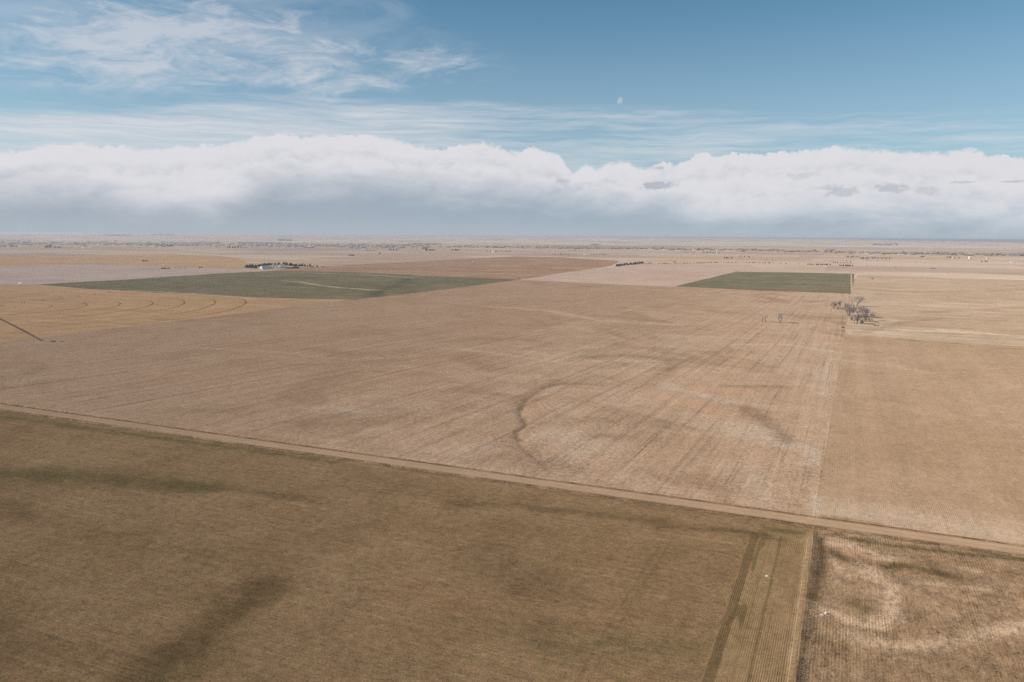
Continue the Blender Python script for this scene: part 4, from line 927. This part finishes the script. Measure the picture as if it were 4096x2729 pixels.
def house(loc, rz, w, d, h, rh_, wall, roof, label, cat='house', name='farm_house', windows=True):
    t = thing(name, label, cat, loc, rz)
    b = MB(); b.box(-w/2, w/2, -d/2, d/2, 0, h)
    for x in (-w/2, w/2):
        sgn = .001 if x > 0 else -.001
        b.add([(x, -d/2, h), (x, d/2, h), (x, 0, h+rh_), (x-sgn*150, -d/2, h), (x-sgn*150, d/2, h), (x-sgn*150, 0, h+rh_)], [(0, 1, 2), (5, 4, 3), (0, 2, 5, 3), (1, 4, 5, 2)])
    b.part('wall', wall, t)
    b = MB(); b.gable(-w/2, w/2, -d/2, d/2, h+.16, h+rh_+.16); ro = b.part('roof', roof, t)
    if windows:
        for x in (-w*.3, w*.28):
            b = MB(); b.box(x-.7, x+.7, -d/2-.06, -d/2+.02, 1.0, 2.3); f = b.part('window', M_WHITE, t)
            b = MB(); b.box(x-.55, x+.55, -d/2-.09, -d/2-.055, 1.13, 2.17); b.part('pane', M_GLASS, f)
        b = MB(); b.box(w*.2, w*.2+.7, -.4, .4, h+rh_*.5, h+rh_+1.0); b.part('chimney', M_REDROOF, ro)
    b = MB(); b.box(-.6, .6, -d/2-.07, -d/2+.02, 0, 2.1); b.part('door', M_DARK if windows else M_STEEL, t)
    return t
house(at(1112, 1076), R(6), 17, 10, 3.6, 3.2, M_WHITE, M_REDROOF, 'farm house with weathered brown roof right of the barn')
house(at(1091, 1074.5), R(20), 9, 7, 2.8, 1.6, M_SHED, M_REDROOF, 'small tan shed between the barn and the house', 'shed', 'shed', False)
house(at(1118, 1070), R(0), 10, 7, 3.6, 1.8, M_SHED, M_WHITE, 'pale roofed shed below the middle grain bins', 'shed', 'shed', False)
house(at(1130, 1077), R(3), 9, 5, 2.4, 1.2, M_SHED, M_SHED, 'low tan shed in the yard right of the house', 'shed', 'shed', False)
house(at(1283, 1069), R(10), 5, 4, 2.6, 1.2, M_WHITE, M_SHED, 'tiny white shed in the field right of the farmstead', 'shed', 'shed', False)
def truck(loc, rz, body, label, cargo=False, s=1.0):
    t = thing('farm_truck' if cargo else 'pickup_truck', label, 'truck', loc, rz); t.scale = (s, s, s)
    b = MB(); b.box(-2.8, 2.8, -.95, .95, .55, 1.15); b.part('body', body, t)
    b = MB(); vs = [(.3, -.9, 1.15), (1.7, -.9, 1.15), (1.7, .9, 1.15), (.3, .9, 1.15), (.5, -.8, 1.95), (1.3, -.8, 1.95), (1.3, .8, 1.95), (.5, .8, 1.95)]
    b.add(vs, [(4, 5, 6, 7), (0, 1, 5, 4), (1, 2, 6, 5), (2, 3, 7, 6), (3, 0, 4, 7)]); cb = b.part('cab', body, t)
    b = MB(); b.add([(1.66, -.75, 1.25), (1.66, .75, 1.25), (1.36, .7, 1.88), (1.36, -.7, 1.88)], [(0, 1, 2, 3)]); b.part('windscreen', M_GLASS, cb)
    if cargo: b = MB(); b.box(-2.9, .15, -1.1, 1.1, 1.15, 3.1); b.part('box', M_WHITE, t)
    else: b = MB(); b.box(-2.8, .25, -.95, -.85, 1.15, 1.5); b.box(-2.8, .25, .85, .95, 1.15, 1.5); b.box(-2.8, -2.7, -.85, .85, 1.15, 1.5); b.part('bed', body, t)
    for x in (-1.8, 1.8):
        for y in (-.9, .9):
            b = MB(); b.tube((x, y-.14, .42), (x, y+.14, .42), .42, .42, 12, 0, True); w = b.part('wheel', M_RUBBER, t)
            b = MB(); b.tube((x, y-.15, .42), (x, y+.15, .42), .2, .2, 8, 0, True); b.part('rim', M_STEEL, w)
    return t
truck(at(1102, 1073.5), R(170), M_WHITE, 'white box truck parked beside the farm house', True, 1.2)
truck(at(1095, 1078), R(5), M_WHITE, 'white pickup parked in front of the small tan shed', False, 1.2)
truck(at(3423, 1089.5), R(66), M_REDCAR, 'small reddish pickup on the section road beside the right wheat field', False, 1.2)

# ------------------------------------------------------------------ elevators and the valley town
def elevator(loc, n, r, h, label, head=True, rz=0.0):
    t = thing('grain_elevator', label, 'grain elevator', loc, rz)
    for i in range(n):
        b = MB(); b.cyl((i-(n-1)/2)*2*r*.99, 0, 0, h, r, r, 18); b.part('silo', M_CONC, t)
    if head:
        x1 = (n/2)*2*r
        b = MB(); b.box(x1+.3, x1+11, -5, 5, 0, h*1.38); hh = b.part('headhouse', M_CONC, t)
        for q in range(3): b = MB(); b.box(x1+2+q*3, x1+3.4+q*3, -5.08, -4.98, h*1.16, h*1.25); b.part('window', M_GLASS, hh)
        b = MB(); b.box(-x1, x1+.2, -2.2, 2.2, h+.2, h+4); b.part('gallery', M_CONC, t)
    else:
        b = MB(); b.box(-3, 3, -2.5, 2.5, h+.1, h+5); b.part('cupola', M_CONC, t)
    return t
elevator(at(1375, 978.5), 8, 5.6, 30, 'long white grain elevator with a row of silos in the far valley')
elevator(at(1345, 978.5), 2, 5.6, 34, 'pair of white silos just left of the long grain elevator', False)
M_TINY = [M_WHITE, M_CONC]
k = 0
for X, Y, w, d, h, lab, gp in [(1257, 984.5, 30, 16, 9, 'white shed left of the grain elevators in the valley', None), (1398, 986.5, 52, 14, 7, 'long low white warehouse below the grain elevator', None), (1414, 985.5, 26, 12, 7, 'short white warehouse right of the long low one', None), (1437, 986.5, 36, 12, 6, 'low white building farthest right below the elevator', None), (1420, 979, 40, 12, 6, 'white roof among the trees right of the elevator', None), (528, 972, 36, 18, 10, 'bright white long building in the far left valley', None),
    (1455, 1000, 20, 14, 8, 'white barn of the far farm below the valley', None), (1470, 1001, 14, 10, 6, 'grey shed of the far farm below the valley', None), (1974, 1009, 16, 14, 10, 'far white gabled barn behind the brown field', None), (2343, 1021, 22, 12, 5, 'far white shed left of the dark trees', None), (2872, 1014, 26, 14, 8, 'far pale blue shed right of centre', None), (3880, 1036, 14, 12, 16, 'white tall tank like building in the far right fields', None), (1125, 995, 18, 10, 5, 'far shed left of the valley town', None),
    (3704, 1031, 14, 10, 5, 'small white house beside the far right grove', None), (3812, 1033, 14, 10, 5, 'small white house beside the farthest right grove', None), (3230, 992, 30, 12, 7, 'white farmstead on the slope beyond the valley', None)]:
    o = house(at(X, Y), R(8+X % 20), w, d, h*.7, h*.3, M_TINY[k % 2] if 'grey' not in lab else M_STEEL, M_ROOFBLUE if 'blue' in lab or 'grey' in lab else M_WHITE, lab, 'building', 'far_building', False); k += 1
G1 = 'tiny white buildings along the left valley'
for X, Y in [(35, 989), (82, 988), (238, 976), (330, 993.5), (357, 992), (390, 981), (498, 974), (575, 984), (598, 983.5), (616, 983), (640, 988), (662, 986), (1000, 990.5)]:
    house(at(X, Y), R(X % 30), 18, 9, 4, 2.5, M_WHITE, M_WHITE, 'tiny white building among the trees of the left valley', 'building', 'far_building', False)['group'] = G1
for X, Y in [(1180, 978), (1205, 986), (1215, 987), (1228, 987), (1240, 985), (1500, 976), (1512, 977.5), (1533, 976.5)]:
    house(at(X, Y), R(X % 30), 14, 9, 4, 2.5, M_WHITE, M_WHITE, 'tiny pale house of the far valley town', 'building', 'far_building', False)['group'] = 'houses of the far valley town'
for X, Y in [(2570, 1000), (2610, 1000.5), (2655, 1000), (2780, 1002.5), (2940, 1006), (2973, 1006), (3105, 1008), (3405, 1015), (3422, 1015), (3472, 1016), (3510, 1017.5), (3598, 1019), (3615, 1019.5), (3635, 1020), (3485, 1026), (3493, 1026), (3950, 1034), (4050, 1051)]:
    house(at(X, Y), R(X % 30), 22, 9, 3.6, 2, M_WHITE, M_WHITE, 'tiny white roof strung along the right valley', 'building', 'far_building', False)['group'] = 'tiny white roofs along the right valley'
# far off woods of the river valley: one mass
b = MB(); rnd = random.Random(77)
line = [(0, 973), (500, 976), (1000, 980), (1500, 985), (2048, 990), (2500, 995), (3000, 1002), (3500, 1014), (4096, 1022)]
for i in range(2400):
    X = rnd.uniform(-200, 4300); c0 = np.interp(X, [q[0] for q in line], [q[1] for q in line])
    dens = 1.0 if X < 1750 else 0.55
    if rnd.random() > dens*(0.35+1.0*max(0.0, mnoise.noise((X*.006, 3.1, 0))+.35)): continue
    Y = c0+rnd.gauss(0, 1)*(4.2 if X < 1750 else 1.8)
    p = at(X, Y); r = rnd.uniform(6, 17)
    b.blob((p.x, p.y, p.z+r*.35), (r*rnd.uniform(1, 2.2), r, r*rnd.uniform(.4, .6)), 0, .35, rnd)
for X0, X1, Y in [(770, 875, 973.5), (955, 1030, 974), (2365, 2395, 980), (3300, 3330, 1003), (3495, 3590, 980), (1000, 1125, 973), (1640, 1760, 977), (420, 520, 944), (610, 690, 945), (1110, 1160, 962)]:
    for i in range(int((X1-X0)*.8)):
        p = at(rnd.uniform(X0, X1), Y+rnd.gauss(0, .8)); r = rnd.uniform(8, 20)*(1.6 if Y < 965 else 1)
        b.blob((p.x, p.y, p.z+r*.3), (r*1.6, r, r*.55), 0, .35, rnd)
link('far_woods', b.mesh('far_woods', [M_VALLEY]), 'stuff', 'grey blue tree belts far off along the river valley')

# ------------------------------------------------------------------ pivot irrigation machines
def pivot_machine(cx, cy, az, n, span, label, skip=0):
    t = thing('pivot_irrigation_machine', label, 'irrigation machine', (cx, cy, 0)); ux, uy = math.sin(az), math.cos(az); vx, vy = uy, -ux
    base = hz(cx, cy); t.location.z = base
    P = [Vector((ux*span*i, uy*span*i, hz(cx+ux*span*i, cy+uy*span*i)-base)) for i in range(n+1)]
    for i in range(n):
        a, c = P[i], P[i+1]; b = MB(); prev = None
        for q in range(11):
            f = q/10; m = a.lerp(c, f)+Vector((0, 0, 3.4+1.3*math.sin(math.pi*f)))
            if prev: b.tube(prev, m, .085, .085, 5)
            lo = a.lerp(c, f)+Vector((0, 0, 3.4-.2*math.sin(math.pi*f)))
            if prev:
                b.tube(plo, lo, .03, .03, 3); b.tube(prev, lo, .025, .025, 3)
            prev, plo = m, lo
        b.part('span', M_STEEL, t)
    for i in range(1, n+1):
        q = P[i]; V_ = Vector((vx, vy, 0)); b = MB(); top = q+Vector((0, 0, 3.4))
        l, r_ = q-V_*2.1+Vector((0, 0, .75)), q+V_*2.1+Vector((0, 0, .75))
        b.tube(l, top, .07, .07, 4); b.tube(r_, top, .07, .07, 4); b.tube(l, r_, .09, .09, 4)
        tw = b.part('tower', M_STEEL, t)
        for w in (l, r_):
            b = MB(); U_ = Vector((ux, uy, 0))*.18; b.tube(w-U_, w+U_, .72, .72, 12, 0, True); b.part('wheel', M_RUBBER, tw)
    return t
pivot_machine(-815, 1178, math.atan2(25, 348), 8, 48.6, 'pivot irrigation machine on wheeled towers in the orange brown stubble')
a, c = at(200, 1089), at(600, 1080); 
pivot_machine(a.x, a.y, math.atan2(c.x-a.x, c.y-a.y), 6, (c-a).length/5.5, 'distant pivot irrigation machine crossing the grey fallow field')
a, c = at(318, 1047.5), at(455, 1031)
pivot_machine(a.x, a.y, math.atan2(c.x-a.x, c.y-a.y), 7, (c-a).length/7, 'farthest pivot irrigation machine, in the tan field at left')

# ------------------------------------------------------------------ small things
p = at(135, 1378)
t = thing('utility_pole', 'wooden utility pole with a short crossarm at the edge of the pivot field', 'pole', p, R(25))
b = MB(); b.cyl(0, 0, -.5, 9.2, .17, .12, 8); b.part('pole', M_WOOD, t)
b = MB(); b.box(-1.1, 1.1, -.07, .07, 8.6, 8.76); ca = b.part('crossarm', M_WOOD, t)
for x in (-.95, .95): b = MB(); b.cyl(x, 0, 8.76, 8.98, .06, .04, 6); b.part('insulator', M_WHITE, ca)
b = MB(); b.cyl(.42, 0, 7.3, 8.3, .26, .26, 10); b.part('transformer', M_STEEL, t)
for X, Y, s, lab in [(214, 1368, 1.0, 'heap of pale brush and soil at the edge of the pivot field'), (249, 1367, .6, 'smaller heap of brush right of the larger one')]:
    b = MB(); rnd = random.Random(X)
    for q in range(26):
        b.blob((rnd.gauss(0, 1.7)*s, rnd.gauss(0, .9)*s, abs(rnd.gauss(0, .7))*s), (rnd.uniform(.5, 1.2)*s, rnd.uniform(.5, 1)*s, rnd.uniform(.3, .8)*s), 0, .35, rnd)
    for q in range(60):
        a_ = Vector((rnd.gauss(0, 2)*s, rnd.gauss(0, 1)*s, 0)); b.tube(a_, a_+Vector((rnd.uniform(-1, 1), rnd.uniform(-1, 1), rnd.uniform(.4, 2.0)))*s, .06, .03, 3)
    o = link('brush_heap', b.mesh('brush_heap', [M_BRUSH]), label=lab, cat='brush heap', loc=at(X, Y))
p = at(81, 1138)
t = thing('stock_trailer', 'small white stock trailer parked at the corner of the pivot field', 'trailer', p, R(-8))
b = MB(); b.box(-3.6, 3.6, -1.3, 1.3, .7, 3.2); b.part('body', M_WHITE, t)
b = MB(); b.gable(-3.6, 3.6, -1.3, 1.3, 3.22, 3.6, .06, .08); b.part('roof', M_WHITE, t)
b = MB(); b.tube((3.6, 0, .7), (5.2, 0, .6), .09, .07, 5); b.part('drawbar', M_STEEL, t)
for x in (-.6, .6):
    for y in (-1.35, 1.35): b = MB(); b.tube((x, y-.13, .42), (x, y+.13, .42), .42, .42, 12, 0, True); b.part('wheel', M_RUBBER, t)
for X, Y, s, lab in [(3068, 2307, .55, 'pale stone lying between the drilled rows'), (3304, 2456, .62, 'larger white stone at the end of a pale scrape in the corner field'), (3288, 2462, .35, 'smaller white stone left of the larger one in the corner field')]:
    b = MB(); rnd = random.Random(X); b.blob((0, 0, s*.3), (s*1.5, s, s*.7), 0, .3, rnd); b.blob((s*1.0, s*.3, s*.15), (s*.6, s*.5, s*.4), 0, .3, rnd)
    link('stone', b.mesh('stone', [M_STONE]), label=lab, cat='stone', loc=at(X, Y))

# ------------------------------------------------------------------ weeds: ridge line, verge and ditch
def tuft_cloud(name, pts_fn, n, mat, hgt, seed, label):
    rnd = np.random.default_rng(seed); xy, hs = pts_fn(rnd, n)
    z = height(xy[:, 0], xy[:, 1])+0.05; nn = len(xy); BL = 8
    a = rnd.uniform(0, 2*np.pi, (nn, BL)); r = hs[:, None]*rnd.uniform(.5, 1.1, (nn, BL)); w = hs[:, None]*rnd.uniform(.10, .25, (nn, BL))
    h = hs[:, None]*hgt*rnd.uniform(.5, 1.1, (nn, BL))
    cx = xy[:, None, 0]+np.cos(a)*r*.3; cy = xy[:, None, 1]+np.sin(a)*r*.3
    A = np.stack([cx-np.sin(a)*w, cy+np.cos(a)*w, np.broadcast_to(z[:, None], cx.shape)], -1)
    B_ = np.stack([cx+np.sin(a)*w, cy-np.cos(a)*w, np.broadcast_to(z[:, None], cx.shape)], -1)
    C_ = np.stack([cx+np.cos(a)*r*.9+np.sin(a)*w*.5, cy+np.sin(a)*r*.9-np.cos(a)*w*.5, z[:, None]+h], -1)
    D_ = np.stack([cx+np.cos(a)*r*.9-np.sin(a)*w*.5, cy+np.sin(a)*r*.9+np.cos(a)*w*.5, z[:, None]+h*.9], -1)
    v = np.stack([A, B_, C_, D_], 2).reshape(-1, 3)
    f = np.arange(len(v)).reshape(-1, 4)
    link(name, mesh_from(name, v, f, [mat]), 'stuff', label)
def ridge(rnd, n):
    e = FENCE_E+1.5+np.abs(rnd.normal(0, 1.3, n)); q = rnd.uniform(150, 312, n)
    keep = vnoise(q/5.0, e/2.0, 9) > -0.12
    e, q = e[keep], q[keep]
    return np.stack([e*EX+q*NX, e*EY+q*NY], 1), rnd.uniform(.12, .36, len(e))
tuft_cloud('ridge_weeds', ridge, 1800, M_WEED, .9, 3, 'dark dry weeds along the ridge between the near fields')
def ridge2(rnd, n):
    e = FENCE_E-0.2+rnd.normal(0, .8, n); q = rnd.uniform(150, 312, n)
    return np.stack([e*EX+q*NX, e*EY+q*NY], 1), rnd.uniform(.2, .5, n)
def verge(rnd, n):
    e = rnd.uniform(-620, 420, n); s = rnd.random(n) < .62
    q = np.where(s, ROAD_N-ROAD_W/2-.6-np.abs(rnd.normal(0, 1.5, n)), ROAD_N+ROAD_W/2+.6+np.abs(rnd.normal(0, .9, n)))
    keep = vnoise(e/7.0, q/2.0, 10) > -0.15
    e, q = e[keep], q[keep]
    return np.stack([e*EX+q*NX, e*EY+q*NY], 1), rnd.uniform(.15, .42, len(e))
tuft_cloud('verge_grass', verge, 9000, M_STRAWT, .8, 5, 'dry straw coloured grass tufts on the road verge')
tuft_cloud('verge_weeds', lambda r_, n: verge(r_, n), 4500, M_WEED, .9, 6, 'dark dry weeds scattered on the road verge')
def ditch(rnd, n):
    P = np.array(DITCH[2:]); k = rnd.integers(0, len(P)-1, n); f = rnd.random(n)
    q = P[k]+(P[k+1]-P[k])*f[:, None]+rnd.normal(0, 1.6, (n, 2))
    return q, rnd.uniform(.15, .4, n)
tuft_cloud('ditch_weeds', ditch, 700, M_WEED, .7, 7, 'dark weeds along the winding ditch in the stubble field')

# ------------------------------------------------------------------ air
hb = bpy.data.meshes.new('haze'); bm = bmesh.new(); bmesh.ops.create_cube(bm, size=1.0)
zlo, zhi = float(min(GZ.min(), -600)) - 1.0, CAM_H + 3.0
for v in bm.verts: v.co = Vector((v.co.x*98000, v.co.y*98000, zlo if v.co.z < 0 else zhi))
bm.to_mesh(hb); bm.free()
m = newmat('haze'); g = G(m.node_tree)
pv = g.n('ShaderNodeVolumePrincipled'); pv.inputs['Color'].default_value = (0.86, 0.88, 0.93, 1); pv.inputs['Density'].default_value = 5.2e-5; pv.inputs['Anisotropy'].default_value = 0.2
o = g.n('ShaderNodeOutputMaterial'); g.nt.links.new(pv.outputs[0], o.inputs['Volume'])
hb.materials.append(m); link('haze', hb, 'stuff')
